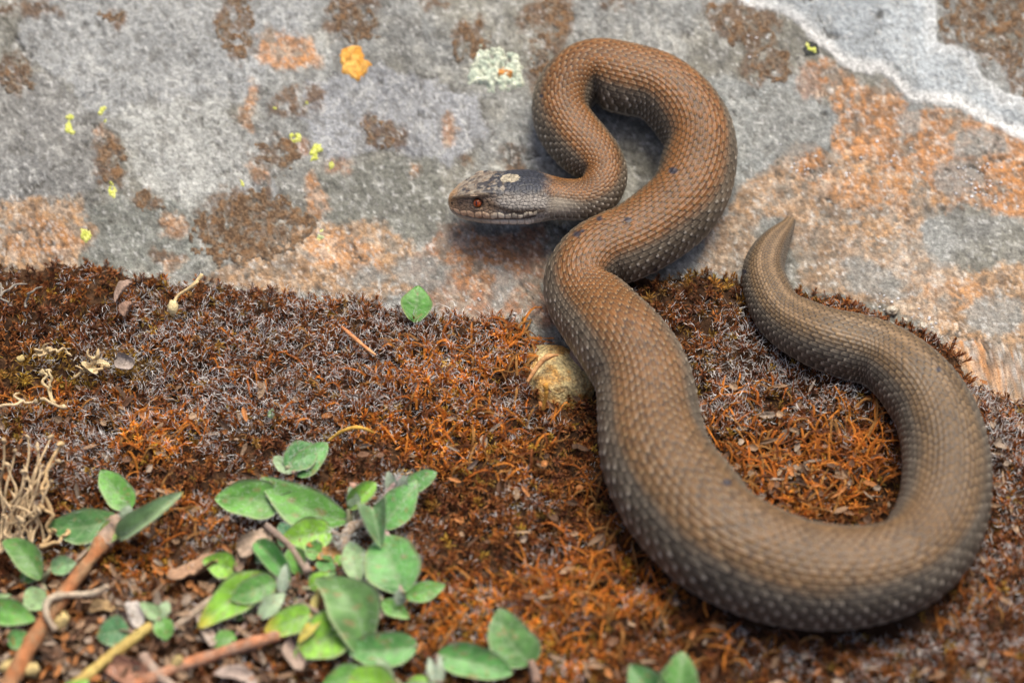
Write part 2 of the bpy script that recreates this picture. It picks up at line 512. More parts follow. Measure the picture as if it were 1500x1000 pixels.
def spline(tk, Pk, t):
    """natural cubic spline"""
    n = len(tk); h = np.diff(tk)
    A = np.zeros((n, n)); B = np.zeros((n, Pk.shape[1]))
    A[0, 0] = A[-1, -1] = 1
    for i in range(1, n - 1):
        A[i, i - 1] = h[i - 1]; A[i, i] = 2 * (h[i - 1] + h[i]); A[i, i + 1] = h[i]
        B[i] = 6 * ((Pk[i + 1] - Pk[i]) / h[i] - (Pk[i] - Pk[i - 1]) / h[i - 1])
    Mm = np.linalg.solve(A, B)
    k = np.clip(np.searchsorted(tk, t, 'right') - 1, 0, n - 2)
    d = (t - tk[k])[:, None]; hk = h[k][:, None]
    a = (tk[k + 1] - t)[:, None]
    return (Mm[k] * a ** 3 + Mm[k + 1] * d ** 3) / (6 * hk) + (Pk[k] / hk - Mm[k] * hk / 6) * a + (Pk[k + 1] / hk - Mm[k + 1] * hk / 6) * d


def gsmooth(a, sig):
    r = int(sig * 3) + 1
    k = np.exp(-0.5 * (np.arange(-r, r + 1) / sig) ** 2); k /= k.sum()
    pad = np.concatenate([np.repeat(a[:1], r, 0), a, np.repeat(a[-1:], r, 0)])
    if a.ndim == 1:
        return np.convolve(pad, k, 'valid')
    return np.stack([np.convolve(pad[:, i], k, 'valid') for i in range(a.shape[1])], -1)


ck = np.concatenate([[0], np.cumsum(np.hypot(np.diff(SN[:, 0]), np.diff(SN[:, 1])))])
tt = np.linspace(0, ck[-1], 6000)
uv = spline(ck, SN[:, :2], tt)
hw = np.interp(tt, ck, SN[:, 2]); hw = gsmooth(hw, 30)
lift = gsmooth(np.interp(tt, ck, SN[:, 3]), 50) * 1e-3
tan2 = np.gradient(uv, axis=0); tan2 /= np.linalg.norm(tan2, axis=1)[:, None]
BH = 0.90
ff = np.sqrt(tan2[:, 1] ** 2 + tan2[:, 0] ** 2 * (math.sin(ELEV) ** 2 + (BH * math.cos(ELEV)) ** 2))
# centre: first guess then refine the world radius with depth
rad = hw * PX / ff
for _ in range(3):
    Cn = U(uv[:, 0], uv[:, 1], rad * BH * 0.93 + lift)
    depth = (Cn - CAM) @ FW
    rad = hw * 0.36 / 1500 * depth / ff
Cn = U(uv[:, 0], uv[:, 1], rad * BH * 0.93 + lift)
Cz = gsmooth(Cn[:, 2], 70)
r_ = ray(uv[:, 0], uv[:, 1])
tq = (Cz - CAM[2]) / r_[:, 2]
Cn = CAM + tq[:, None] * r_
SNAKE_C = Cn[::20].copy(); SNAKE_R = rad[::20].copy()
arc = np.concatenate([[0], np.cumsum(np.linalg.norm(np.diff(Cn, axis=0), axis=1))])

HL = np.interp(162, tt, arc)          # head length in metres
pitch = 0.238 * np.maximum(rad, 0.0009)
sc = np.concatenate([[0], np.cumsum(np.diff(arc) / ((pitch[1:] + pitch[:-1]) / 2))])
# ring positions: fine on the head, ten per scale further on
a_head = HL * np.linspace(0, 1, 230) ** 1.35
s0 = np.interp(HL, arc, sc)
nb = int((sc[-1] - s0) * 8.0)
a_body = np.interp(np.linspace(s0, sc[-1], nb)[1:], sc, arc)
A = np.concatenate([a_head, a_body])
NR = len(A)
CP = np.stack([np.interp(A, arc, Cn[:, i]) for i in range(3)], -1)
TG = np.gradient(gsmooth(Cn, 12), arc, axis=0)
TG = np.stack([np.interp(A, arc, TG[:, i]) for i in range(3)], -1)
TG /= np.linalg.norm(TG, axis=1)[:, None]
R = np.interp(A, arc, rad); S = np.interp(A, arc, sc)
SIDE = np.cross(TG, np.array([0, 0, 1.0])); SIDE /= np.linalg.norm(SIDE, axis=1)[:, None]
UPV = np.cross(SIDE, TG)
# horizontal curvature
kap = np.gradient(np.unwrap(np.arctan2(TG[:, 1], TG[:, 0])), A)
kap = gsmooth(kap, 8)

PHM = 2.22                              # angle where the back and flank rows end
NROW = 12.5
x_ = (1.62 - np.sqrt(np.maximum(1.62 ** 2 - 4 * .62 * np.linspace(0, 1, 102), 0))) / (2 * .62)
half = PHM * x_
belly = np.linspace(PHM, math.pi, 14)[1:]
pos = np.concatenate([half, belly])
phi = np.concatenate([-pos[::-1][:-1], pos])[:-1]
NT = len(phi)
PH = np.broadcast_to(phi, (NR, NT)); aph = np.abs(PH)
SS = np.broadcast_to(S[:, None], (NR, NT)); AA = np.broadcast_to(A[:, None], (NR, NT)); RR = np.broadcast_to(R[:, None], (NR, NT))
xx = np.minimum(aph / PHM, 1)
VV = NROW * (1.62 * xx - 0.62 * xx * xx) * np.sign(PH)

# body section
bx = np.sin(PH); bz = np.cos(PH)
bx = np.sign(bx) * np.abs(bx) ** 0.92
bz = np.where(bz < 0, -np.tanh(-bz * 1.5) / 1.5 * 1.25, bz) * BH
# head section
deg = np.degrees(aph)
cd = [0, 22, 40, 47, 58, 74, 84, 92, 97, 108, 135, 180]
cx = [0, .50, .76, .81, .84, .97, 1.05, 1.04, .97, .90, .50, 0]
cz = [1.0, .97, .90, .78, .50, .12, -.12, -.36, -.42, -.66, -.93, -1.0]
fd = np.linspace(0, 180, 721)
fxs = gsmooth(np.interp(fd, cd, cx), 9); fzs = gsmooth(np.interp(fd, cd, cz), 9)
fxs[0] = 0; fxs[-1] = 0
T = AA / HL
fx2 = gsmooth(np.interp(fd, cd, [0, .42, .72, .80, .90, 1.0, 1.04, 1.02, .96, .90, .5, 0]), 14); fx2[0] = 0; fx2[-1] = 0
fz2 = gsmooth(np.interp(fd, cd, [1, .93, .76, .68, .50, .20, -.06, -.32, -.40, -.66, -.93, -1]), 14)
hr = sstep(0.36, 0.56, T)
hx = (np.interp(deg, fd, fxs) * (1 - hr) + np.interp(deg, fd, fx2) * hr) * np.sign(PH)
hz = np.interp(deg, fd, fzs) * (1 - hr) + np.interp(deg, fd, fz2) * hr
Wt = [0, .012, .04, .10, .2, .32, .45, .6, .74, .86, 1.0, 1.2]
Wv = [0.5, 9, 14.5, 21, 29, 37, 43, 48, 48.5, 43, 34, 31]
Hv = [0.5, 10, 15.5, 21.5, 27, 31, 33, 34, 34, 31.5, 28.5, 28]
pxh = 0.36 / 1500 * float(np.interp(80, tt, depth))
HW = np.interp(A / HL, Wt, Wv) * pxh; HH = np.interp(A / HL, Wt, Hv) * pxh
HW[:230] = gsmooth(HW, 4)[:230]; HH[:230] = gsmooth(HH, 4)[:230]
HW[0] = HH[0] = 0.0001
hb = sstep(0.72, 1.12, T)
hbr = sstep(0.86, 1.12, A / HL)
aw = HW * (1 - hbr) + R * hbr; ah = HH * (1 - hbr) + R * hbr
OX = (hx * (1 - hb) + bx * hb) * aw[:, None]
OZ = (hz * (1 - hb) + bz * hb) * ah[:, None]
# blunt snout: roundness of the section grows towards the tip
rn = (1 - sstep(0, 0.10, T))
OX = OX * (1 - rn) + rn * np.sin(PH) * aw[:, None]
OZ = OZ * (1 - rn) + rn * np.cos(PH) * ah[:, None]
# flattening on the inner side of tight bends
kk = kap[:, None]
inner = (OX * -kk) < 0        # SIDE points to the right of travel; left turn (kap>0) puts the inside at OX<0
inner = np.where(kk > 0, OX < 0, OX > 0)
lim = 0.82 / np.maximum(np.abs(kk), 1e-3)
OXc = np.sign(OX) * lim * np.tanh(np.abs(OX) / lim)
OX = np.where(inner, OXc, OX)
ROLL = math.radians(22) * (1 - sstep(0.75, 1.7, T))
OX, OZ = OX * np.cos(ROLL) - OZ * np.sin(ROLL), OX * np.sin(ROLL) + OZ * np.cos(ROLL)
base = CP[:, None, :] + OX[..., None] * SIDE[:, None, :] + OZ[..., None] * UPV[:, None, :]
# normals of the smooth surface
dS = np.gradient(base, axis=0)
ext = np.concatenate([base[:, -1:], base, base[:, :1]], 1)
dT = (ext[:, 2:] - ext[:, :-2])
NM = np.cross(dT, dS)
NM /= np.maximum(np.linalg.norm(NM, axis=2), 1e-12)[..., None]
cen = base - CP[:, None, :]
sgn = np.sign((NM * cen).sum(-1)); sgn[sgn == 0] = 1
sgn_m = np.sign(sgn.sum()); NM = NM * sgn_m

# --- overlapping keeled scales
best = np.full((NR, NT), -1.0); q_b = np.zeros((NR, NT)); e_b = np.zeros((NR, NT)); id_b = np.zeros((NR, NT)); k_b = np.zeros((NR, NT)); row_b = np.zeros((NR, NT))
j0 = np.floor(VV)
for dj in (0, 1):
    j = j0 + dj
    ok = np.abs(j) <= 12
    dv = VV - j
    off = np.mod(j, 2) * 0.5
    k0 = np.round(SS - off)
    for dk in (-1, 0, 1):
        kc = k0 + dk
        rj = hash3(kc, j, j * 0, 5)
        ds = SS - off - kc + 0.06 * (rj - 0.5)
        q = (ds + 0.78) / 1.30
        ww = 0.66 * np.sqrt(np.clip(1 - (np.clip(q - 0.42, 0, 1) / 0.58) ** (1.5 + .08 * np.abs(j)), 0, 1))
        inside = ok & (q > 0) & (q < 1) & (np.abs(dv) < ww)
        e = np.where(ww > 0.01, np.abs(dv) / np.maximum(ww, .01), 1)
        keel = np.exp(-(dv / 0.085) ** 2) * sstep(0.25, 0.5, q) * (1 - sstep(0.9, 1.0, q))
        kst = 0.42 - 0.22 * sstep(6, 9, np.abs(j))
        h = 0.45 + 0.45 * q - 0.22 * e ** 6 - 0.10 * sstep(.9, 1, q) + kst * keel + 0.16 * (rj - .5)
        h = np.where(inside, h, -1)
        b = h > best
        best = np.where(b, h, best); q_b = np.where(b, q, q_b); e_b = np.where(b, e, e_b)
        id_b = np.where(b, rj, id_b); k_b = np.where(b, keel, k_b); row_b = np.where(b, np.abs(j), row_b)
gap = best < 0
best = np.where(gap, 0.05, best)
# belly scutes
bs = SS - np.floor(SS)
bellym = aph > PHM * 0.985
best = np.where(bellym, 0.2 + 0.5 * bs, best)
H0 = 0.046 * RR * sstep(0.80, 1.15, T) * sstep(0, 0.004, (arc[-1] - AA))
disp = H0 * best

# --- head scales
au = AA / pxh                                        # px units along
arcw = np.abs(np.interp(deg, fd, np.concatenate([[0], np.cumsum(np.hypot(np.diff(fxs), np.diff(fzs)))]))) * np.sign(PH) * 31
f1, f2, hid = voronoi(au / 6.2 + 0.3 * np.floor(arcw / 5.6), arcw / 5.6, 41, 0.75)
smallb = sstep(0.0, 0.22, f2 - f1)
f1p, f2p, pid = voronoi(au / 13.0, arcw / 12.0 + 0.5, 47, 0.9)
plateb = sstep(0.0, 0.10, f2p - f1p)
Tj = T + 0.07 * fbm(au / 11, arcw / 11, 251, 2)
onplate = (1 - sstep(0.38, 0.42, Tj)) * (deg < 44)
hs = smallb * (1 - onplate) + plateb * onplate
hh = hs * (0.9 + 0.5 * (hid - .5)) * (1 - .3 * onplate)
# lip plates: one row above the mouth line, one below
lip_u = (au + 0.0030 * au ** 2) / 13.5 + 0.18
lu = np.abs(lip_u - np.floor(lip_u) - 0.5) * 2
lc = 85.5 + 2.0 * sstep(.35, .6, T) - 5 * sstep(.6, .8, T) + 1.5 * np.sin(au * .31); lh = 6.2 - 2.8 * sstep(.3, .7, T)
lipb = (1 - sstep(0.60, 1.0, np.hypot(lu ** 1.7, np.abs((deg - lc) / lh) ** 1.9))) * (1 - sstep(.76, .84, T)) * (T > 0.03)
lb_u = au / 12.0 + 0.6
lv = np.abs(lb_u - np.floor(lb_u) - 0.5) * 2
band2 = sstep(97, 99, deg) * (1 - sstep(107, 110, deg)) * (T < 0.78)
low = (1 - sstep(0.70, 1.0, np.hypot(lv ** 1.6, np.abs((deg - 103) / 6.5) ** 2))) * (T < 0.78)
anyband = sstep(-1, 1, deg - (lc - lh - 1)) * (1 - sstep(109, 112, deg)) * (1 - sstep(.76, .84, T))
lid = hash3(np.floor(lip_u), np.floor(lip_u) * 0, np.floor(lip_u) * 0, 3)
hh = hh * (1 - anyband) + (0.7 + .7 * lid) * lipb + 1.2 * low * anyband
mouth = np.exp(-((deg - (95 - 5 * sstep(.6, .8, T))) / 1.6) ** 2) * (T < 0.80) * (T > 0.0)
hh = hh - 1.5 * mouth
hfade = (1 - sstep(0.85, 1.08, T)) * sstep(0.0, 0.03, T)
disp = disp + hh * hfade * 0.95 * pxh
# eye socket
ET, ED = 0.315, 63.0
ed = np.hypot((T - ET) / 0.048, (deg - ED) / 10.5)
disp = disp - 3.0 * pxh * (1 - sstep(0.7, 1.25, ed))
# brow ridge over the eye and a ridge round the snout
brow = np.exp(-((deg - 44) / 5.0) ** 2) * sstep(0.06, 0.16, T) * (1 - sstep(0.36, 0.44, T))
disp = disp + 4.4 * pxh * brow
VS = base + NM * disp[..., None]

# --- colours
g = AA / arc[-1]
n_lo = fbm(AA / 0.018, PH * 2.2, 201, 3)
n_hi = fbm(SS / 1.2, VV / 1.5, 205, 2)
rust = mix((0.168, 0.062, 0.013), (0.112, 0.060, 0.024), sstep(0.36, 0.58, g))
rust = mix(rust, (0.098, 0.062, 0.032), sstep(0.66, 0.8, g))
grey = mix((0.115, 0.088, 0.060), (0.090, 0.076, 0.060), sstep(0.3, 0.7, g))
dors = 1 - sstep(4.4, 7.6, np.abs(VV) + 1.1 * n_lo)
bc = mix(grey, rust, dors)
# faint darker line along the back, as in the front coils
bc = mix(bc, (0.085, 0.048, 0.028), np.exp(-((np.abs(VV) - 0.2) / 0.9) ** 2) * 0.35 * (1 - sstep(0.3, 0.42, g)))
bc = mix(bc, (0.34, 0.22, 0.12), np.exp(-((np.abs(VV) - 2.2) / 1.0) ** 2) * 0.45 * sstep(0.78, 0.86, g))
bc = bc * (0.92 + .22 * fbm(AA / .009, PH * 1.6, 207, 3))[..., None] * (0.74 + 0.40 * id_b + 0.16 * n_hi)[..., None] * (0.88 + 0.2 * sstep(.2, .8, q_b))[..., None]
edge = np.maximum(sstep(0.80, 0.95, e_b) * sstep(.35, .6, q_b), sstep(0.88, 0.96, q_b))
pale = mix((0.38, 0.25, 0.11), (0.34, 0.28, 0.20), 1 - dors)
bc = mix(bc, pale, edge * 0.62)
bc = mix(bc, mix((0.27, 0.155, 0.06), (0.17, 0.14, 0.10), 1 - dors), k_b * 0.5)
root = 1 - sstep(0.22, 0.46, q_b)
bc = mix(bc, (0.022, 0.015, 0.012), root * 0.85)
tip = sstep(0.78, 0.92, q_b) * sstep(7.4, 9.4, row_b + 1.2 * (id_b - .5)) * (0.25 + 0.75 * id_b) * (1 - .6 * sstep(.4, .8, e_b))
bc = mix(bc, (0.66, 0.59, 0.48), np.clip(tip * .85, 0, 1))  # cream scale tips on the lower flank, their highlights painted into the colour
lastrow = sstep(11.4, 11.6, row_b)
bc = mix(bc, (0.40, 0.36, 0.30), lastrow * 0.5)
bc = np.where(bellym[..., None], mix((0.17, 0.15, 0.14), (0.26, 0.24, 0.21), bs), bc)
bc = np.where((gap & ~bellym)[..., None], np.array([0.02, 0.016, 0.013]), bc)
# head colours
lat = PH / math.radians(44)
mot = fbm(au / 9, arcw / 9, 211, 3)
mot2 = fbm(au / 4, arcw / 4, 215, 3)
hc = mix((0.120, 0.092, 0.072), (0.26, 0.205, 0.15), sstep(-.1, .4, mot))
hc = mix(hc, (0.030, 0.030, 0.038), sstep(0.12, 0.3, fbm(au / 8, arcw / 8, 221, 2)) * (T > .08) * 0.9)
hc = mix(hc, (0.42, 0.24, 0.11), (1 - sstep(0.06, 0.17, T + 0.03 * mot)) * 0.9)                     # tan snout
back = sstep(0.42, 0.54, T + 0.16 * mot2 + .1 * mot) * (1 - sstep(0.80, 0.93, T + 0.04 * mot))
hc = mix(hc, (0.024, 0.027, 0.038), back * (1 - sstep(36, 62, deg + 8 * mot2)))
hc = mix(hc, (0.34, 0.31, 0.275), sstep(0.40, 0.5, T) * (1 - sstep(.86, .96, T)) * sstep(40, 60, deg + 8 * mot2) * 0.9)
hc = mix(hc, (0.42, 0.27, 0.16), sstep(50, 60, deg) * (1 - sstep(0.40, 0.50, T)) * 0.75 * (0.7 + .5 * mot2))
stripe = np.exp(-((deg - (66 + 14 * sstep(.35, .6, T))) / 6.5) ** 2) * sstep(0.34, 0.42, T) * (1 - sstep(0.86, 0.92, T))
hc = mix(hc, (0.045, 0.026, 0.015), stripe * 0.95)
cream = ((T - 0.575) / 0.085) ** 2 + (np.abs(PH - math.radians(4)) / math.radians(15)) ** 2
cream = 1 - sstep(0.75, 0.95, cream * 1.15 + 0.6 * mot2 + 0.5 * (T - .575) / .085 * 0.3)
hc = mix(hc, (0.33, 0.285, 0.205), cream)
hc = hc * (0.30 + 0.74 * hs + .4 * (hid - .4) * sstep(.3, .5, T))[..., None]
hc = mix(hc, (0.36, 0.32, 0.26), sstep(.02, .3, fbm(au / 5, arcw / 7, 231, 3)) * (1 - sstep(.42, .56, T + .2 * mot2)) * (deg < 46) * .45)
hc = mix(hc, (0.66, 0.50, 0.32), brow * 0.75 * sstep(42, 46, deg))
bandc = sstep(-2, 1, deg - (lc - lh)) * (1 - sstep(92, 94, deg)) * (1 - sstep(.74, .80, T))
lipc = mix((0.58, 0.38, 0.24), (0.62, 0.54, 0.41), sstep(0.30, 0.5, T))
lipc = lipc * (.7 + .5 * lid)[..., None]
lipc = mix(lipc, (0.20, 0.11, 0.06), sstep(-.05, .3, mot2) * (0.65 - .35 * sstep(.4, .55, T)))
hc = mix(hc, lipc, lipb * 0.95)
hc = mix(hc, (0.05, 0.03, 0.02), np.clip(bandc - lipb, 0, 1) * (0.30 + .25 * sstep(.4, .6, T)))
und = sstep(94, 98, deg)
hc = mix(hc, (0.42, 0.37, 0.29), und * 0.8)
hc = mix(hc, (0.68, 0.62, 0.52), low * sstep(.3, .5, T))
hc = mix(hc, (0.012, 0.009, 0.008), np.clip(mouth * 1.0, 0, 1))
hc = mix(hc, (0.02, 0.015, 0.012), (1 - sstep(0.7, 1.1, ed)) * 0.8)
nost = np.hypot((T - 0.06) / 0.012, (deg - 62) / 6)
hc = mix(hc, (0.02, 0.012, 0.01), 1 - sstep(.7, 1.1, nost))
cst = sstep(0.82, 0.98, T + 0.05 * mot)
neckpale = sstep(0.80, 0.9, T) * (1 - sstep(1.0, 1.25, T)) * sstep(42, 60, deg) * (1 - sstep(80, 110, deg))
bc = mix(bc, (0.42, 0.36, 0.28), neckpale * 0.75)
sc_c = mix(hc, bc, cst)
# dark specks
for (su, sv, sr) in [(845, 343, 5), (853, 338, 3), (986, 250, 6), (1065, 706, 6), (1375, 541, 4), (878, 320, 4), (920, 322, 5), (793, 141, 3), (1088, 398, 5), (960, 395, 3)]:
    uu, vv_ = project(VS)
    dd = np.hypot((uu - su) / 1.3, vv_ - sv)
    front = (NM * (CAM - VS)).sum(-1) > 0
    sc_c = mix(sc_c, (0.015, 0.018, 0.03), (1 - sstep(sr * 0.6, sr * 1.1, dd)) * front * 0.9)

quads = grid_quads(NR, NT, True)
if sgn_m * 1 > 0:
    pass
VSf = VS.reshape(-1, 3)
# caps
nV = len(VSf)
VSf = np.concatenate([VSf, [CP[0] - TG[0] * 0.0003], [CP[-1] + TG[-1] * 0.0003]])
jj = np.arange(NT); j2 = (jj + 1) % NT
caps = np.concatenate([np.stack([np.full(NT, nV), j2, jj], -1), np.stack([np.full(NT, nV + 1), (NR - 1) * NT + jj, (NR - 1) * NT + j2], -1)])
colf = np.concatenate([sc_c.reshape(-1, 3), [[.3, .18, .1]], [[.2, .15, .1]]])
me = new_mesh('body', VSf, quads, caps, col=colf, mat=M_snake)
# make the faces point outwards
p0 = VSf[quads[len(quads) // 2]]; fn = np.cross(p0[1] - p0[0], p0[3] - p0[0])
ci = (len(quads) // 2) // NT
if fn @ (p0.mean(0) - CP[ci]) < 0:
    me.flip_normals()
i_mid = NR // 2
snake = empty('snake', (SNAKE_C[150][0], SNAKE_C[150][1], surf(SNAKE_C[150][0], SNAKE_C[150][1])),
              'brown scaly viper coiled from the grey rock over the moss, head raised to the left', 'snake')
body = part('body', me, snake)


def ico(n_lat=14, n_lon=20):
    th = np.linspace(0, np.pi, n_lat); ph = np.linspace(0, 2 * np.pi, n_lon, endpoint=False)
    TH, PHI = np.meshgrid(th, ph, indexing='ij')
    return np.stack([np.sin(TH) * np.cos(PHI), np.sin(TH) * np.sin(PHI), np.cos(TH)], -1).reshape(-1, 3), grid_quads(n_lat, n_lon, True)


for side in (-1, 1):
    ri = int(np.argmin(np.abs(A / HL - ET)))
    ti = int(np.argmin(np.abs(phi - side * math.radians(ED))))
    pb = base[ri, ti]; nn = NM[ri, ti]
    er = 7.4 * pxh
    ec = pb - nn * er * 0.56
    s, q = ico(20, 28)
    tgt = TG[ri]; upn = np.cross(nn, tgt); upn /= np.linalg.norm(upn)
    if upn[2] < 0: upn = -upn
    F = np.stack([tgt * 1.0, upn, nn])           # local x along head, y up, z out
    ring = np.hypot(s[:, 0], s[:, 1])
    iris = mix((0.26, 0.035, 0.006), (0.40, 0.085, 0.014), sstep(0.2, 0.6, ring))
    iris = mix(iris, (0.05, 0.02, 0.012), sstep(0.68, 0.85, ring))
    me = new_mesh('eye', ec + (s * er) @ F, q, col=iris, mat=M_eye)
    eye = part('eye', me, snake)
    # vertical slit pupil, a thin lens on the eyeball
    a = np.linspace(0, 2 * np.pi, 20, endpoint=False)
    rings = []
    for k_, f_ in enumerate((1.0, 0.6, 0.0)):
        xx_ = 0.13 * np.cos(a) * f_; yy_ = 0.60 * np.sin(a) * f_
        rings.append(np.stack([xx_, yy_, np.sqrt(1 - xx_ ** 2 - yy_ ** 2) + 0.012 * (1 + (1 - f_))], -1))
    rr = np.concatenate(rings)
    part('pupil', new_mesh('pupil', ec + (rr * er) @ F, grid_quads(3, 20, True), mat=M_black), eye)
    # brow shield above the eye
    s, q = ico(10, 16)
    bi = int(np.argmin(np.abs(phi - side * math.radians(43))))
    bp = base[ri, bi]
    bm = new_mesh('brow_shield', bp + UPV[ri] * 0.6 * pxh + SIDE[ri] * side * 1.2 * pxh + (s * np.array([10.5, 5.5, 1.7]) * pxh) @ np.stack([TG[ri], SIDE[ri], UPV[ri]]), q,
                  col=np.where((s[:, 1] * side > 0.6)[:, None], (0.50, 0.36, 0.24), (0.10, 0.08, 0.07)), mat=M_snake)
    part('brow_shield', bm, snake)

# ------------------------------------------------------------------ soil under the moss
ax2 = axis(-0.16, 0.16, 0.0011, -0.5, 0.5, 18)
ay2 = axis(-0.12, 0.055, 0.0011, -0.45, 0.16, 18)
X, Y = np.meshgrid(ax2, ay2, indexing='ij')
mt = moss_t(X, Y)
Z = rockz(X, Y) + mt - 0.0010 + 0.0005 * fbm(X / 0.003, Y / 0.003, 301, 3)
Z = np.where(mt < 0, rockz(X, Y) + np.maximum(mt, -0.01) * 1.0 - 0.0012, Z)
sc_ = mix((0.035, 0.018, 0.010), (0.085, 0.045, 0.024), sstep(-.2, .5, fbm(X / 0.004, Y / 0.004, 305, 4, .7)))
me = new_mesh('soil', np.stack([X, Y, Z], -1).reshape(-1, 3), grid_quads(len(ax2), len(ay2))[:, ::-1], col=sc_.reshape(-1, 3), mat=M_soil)
tag(link('soil', me), 'dark crumbly soil beneath the moss cushion', kind='structure')


def snake_dist(x, y):
    """distance to the centre line divided by the local radius"""
    best = np.full(x.shape, 99.0)
    for c_, r_ in zip(SNAKE_C, SNAKE_R):
        if r_ < 0.001: continue
        best = np.minimum(best, np.hypot(x - c_[0], y - c_[1]) / r_)
    return best


# ------------------------------------------------------------------ moss carpet
def frames(up, spin):
    """rotation matrices whose z axis is up"""
    up = up / np.linalg.norm(up, axis=1)[:, None]
    ref = np.stack([np.cos(spin), np.sin(spin), np.zeros_like(spin)], -1)
    xv = ref - (ref * up).sum(1)[:, None] * up
    xv /= np.linalg.norm(xv, axis=1)[:, None]
    yv = np.cross(up, xv)
    return np.stack([xv, yv, up], 1)       # rows


def tuft_template(r, nleaf=15, hair=True, spread=1.0, tall=1.0):
    """unit ~ mm. returns V, quads, tris, key(0 base..1 tip), kind (0 leaf, 1 hair), leaf random"""
    V = []; Q = []; Tn = []; key = []; kd = []; lr = []
    for i in range(nleaf):
        f = i / (nleaf - 1)
        z0 = tall * (0.2 + 1.7 * f) + r.normal(0, .1)
        az = i * 2.4 + r.normal(0, .35)
        el = math.radians(20 + 55 * f + r.normal(0, 14))
        L = (1.75 - 0.55 * f) * r.uniform(.75, 1.2) * spread
        wd = r.uniform(.24, .40)
        d = np.array([math.cos(az) * math.cos(el), math.sin(az) * math.cos(el), math.sin(el)])
        side = np.array([-math.sin(az), math.cos(az), 0])
        nrm = np.cross(d, side)
        curl = r.uniform(-.15, .45)
        p0 = np.array([0, 0, z0]) + d * 0.05
        p1 = p0 + d * L * 0.5 + nrm * 0.08 * L
        p2 = p0 + d * L - nrm * curl * L * 0.6
        b = len(V)
        V += [p0 - side * wd * .35, p0 + side * wd * .35, p1 - side * wd * .5, p1 + side * wd * .5, p2]
        Q.append([b, b + 1, b + 3, b + 2]); Tn.append([b + 2, b + 3, b + 4])
        key += [0.25 * f, 0.25 * f, .55, .55, 1.0]; kd += [0] * 5; lr += [r.random()] * 5
        if hair and r.random() < 0.85:
            b = len(V)
            hd = d + r.normal(0, .5, 3) + np.array([0, 0, .15]); hd /= np.linalg.norm(hd)
            HLn = r.uniform(.9, 1.9)
            hs_ = np.cross(hd, r.normal(0, 1, 3)); hs_ /= np.linalg.norm(hs_)
            hwid = 0.042
            m_ = p2 + hd * HLn * .5
            e_ = p2 + hd * HLn + r.normal(0, .28, 3)
            V += [p2 - hs_ * hwid * 1.3, p2 + hs_ * hwid * 1.3, m_ - hs_ * hwid, m_ + hs_ * hwid, e_]
            Q.append([b, b + 1, b + 3, b + 2]); Tn.append([b + 2, b + 3, b + 4])
            key += [0, 0, .5, .5, 1]; kd += [1] * 5; lr += [r.random()] * 5
    return np.array(V) * 1e-3, np.array(Q), np.array(Tn), np.array(key), np.array(kd), np.array(lr)


def blobm(u, v, lst):
    m = np.zeros(u.shape)
    for cx_, cy_, rx_, ry_, a_ in lst:
        d = np.hypot((u - cx_) / rx_, (v - cy_) / ry_)
        m = np.maximum(m, a_ * (1 - sstep(0.5, 1.25, d)))
    return m


ORANGE_Z = [(650, 550, 90, 50, .9), (690, 640, 110, 50, .8), (560, 620, 60, 30, .6), (230, 640, 70, 40, .9), (180, 780, 60, 40, .6), (880, 860, 150, 50, 1), (700, 900, 120, 60, .8),
            (820, 960, 80, 50, .8), (740, 500, 60, 40, .8), (60, 590, 60, 18, .7), (1180, 690, 140, 80, .7), (230, 830, 80, 30, .7), (300, 740, 70, 40, .4)]
HAIR_Z = [(430, 520, 350, 110, 1), (1200, 560, 110, 70, .7), (330, 600, 240, 60, .8), (720, 590, 70, 50, .6), (1120, 520, 130, 90, 1), (1050, 600, 70, 50, .7), (1460, 640, 60, 140, 1), (80, 660, 110, 60, .6),
          (330, 770, 50, 40, .5), (1440, 850, 80, 60, .6), (1280, 960, 250, 60, .35), (560, 900, 300, 40, .2)]
BALD_Z = [(1160, 655, 60, 24, 1), (1190, 700, 70, 30, .8), (90, 930, 150, 80, .7), (330, 960, 140, 50, .75), (430, 830, 80, 45, .6), (825, 505, 24, 36, 1), (866, 560, 16, 22, 1), (350, 850, 150, 60, .6), (816, 545, 42, 32, 0.95)]
YELL_Z = [(110, 535, 90, 26, 1), (200, 535, 40, 22, .9), (1180, 350, 60, 40, 0), (40, 545, 50, 20, .8), (1000, 410, 90, 14, .5)]


def scatter(x0, x1, y0, y1, step, jit=0.5, seed=1):
    r = np.random.default_rng(seed)
    xs = np.arange(x0, x1, step); ys = np.arange(y0, y1, step * 0.87)
    X, Y = np.meshgrid(xs, ys, indexing='ij')
    X = X + (np.arange(len(ys)) % 2)[None, :] * step * .5
    X = X + r.uniform(-jit, jit, X.shape) * step; Y = Y + r.uniform(-jit, jit, Y.shape) * step
    return X.ravel(), Y.ravel()


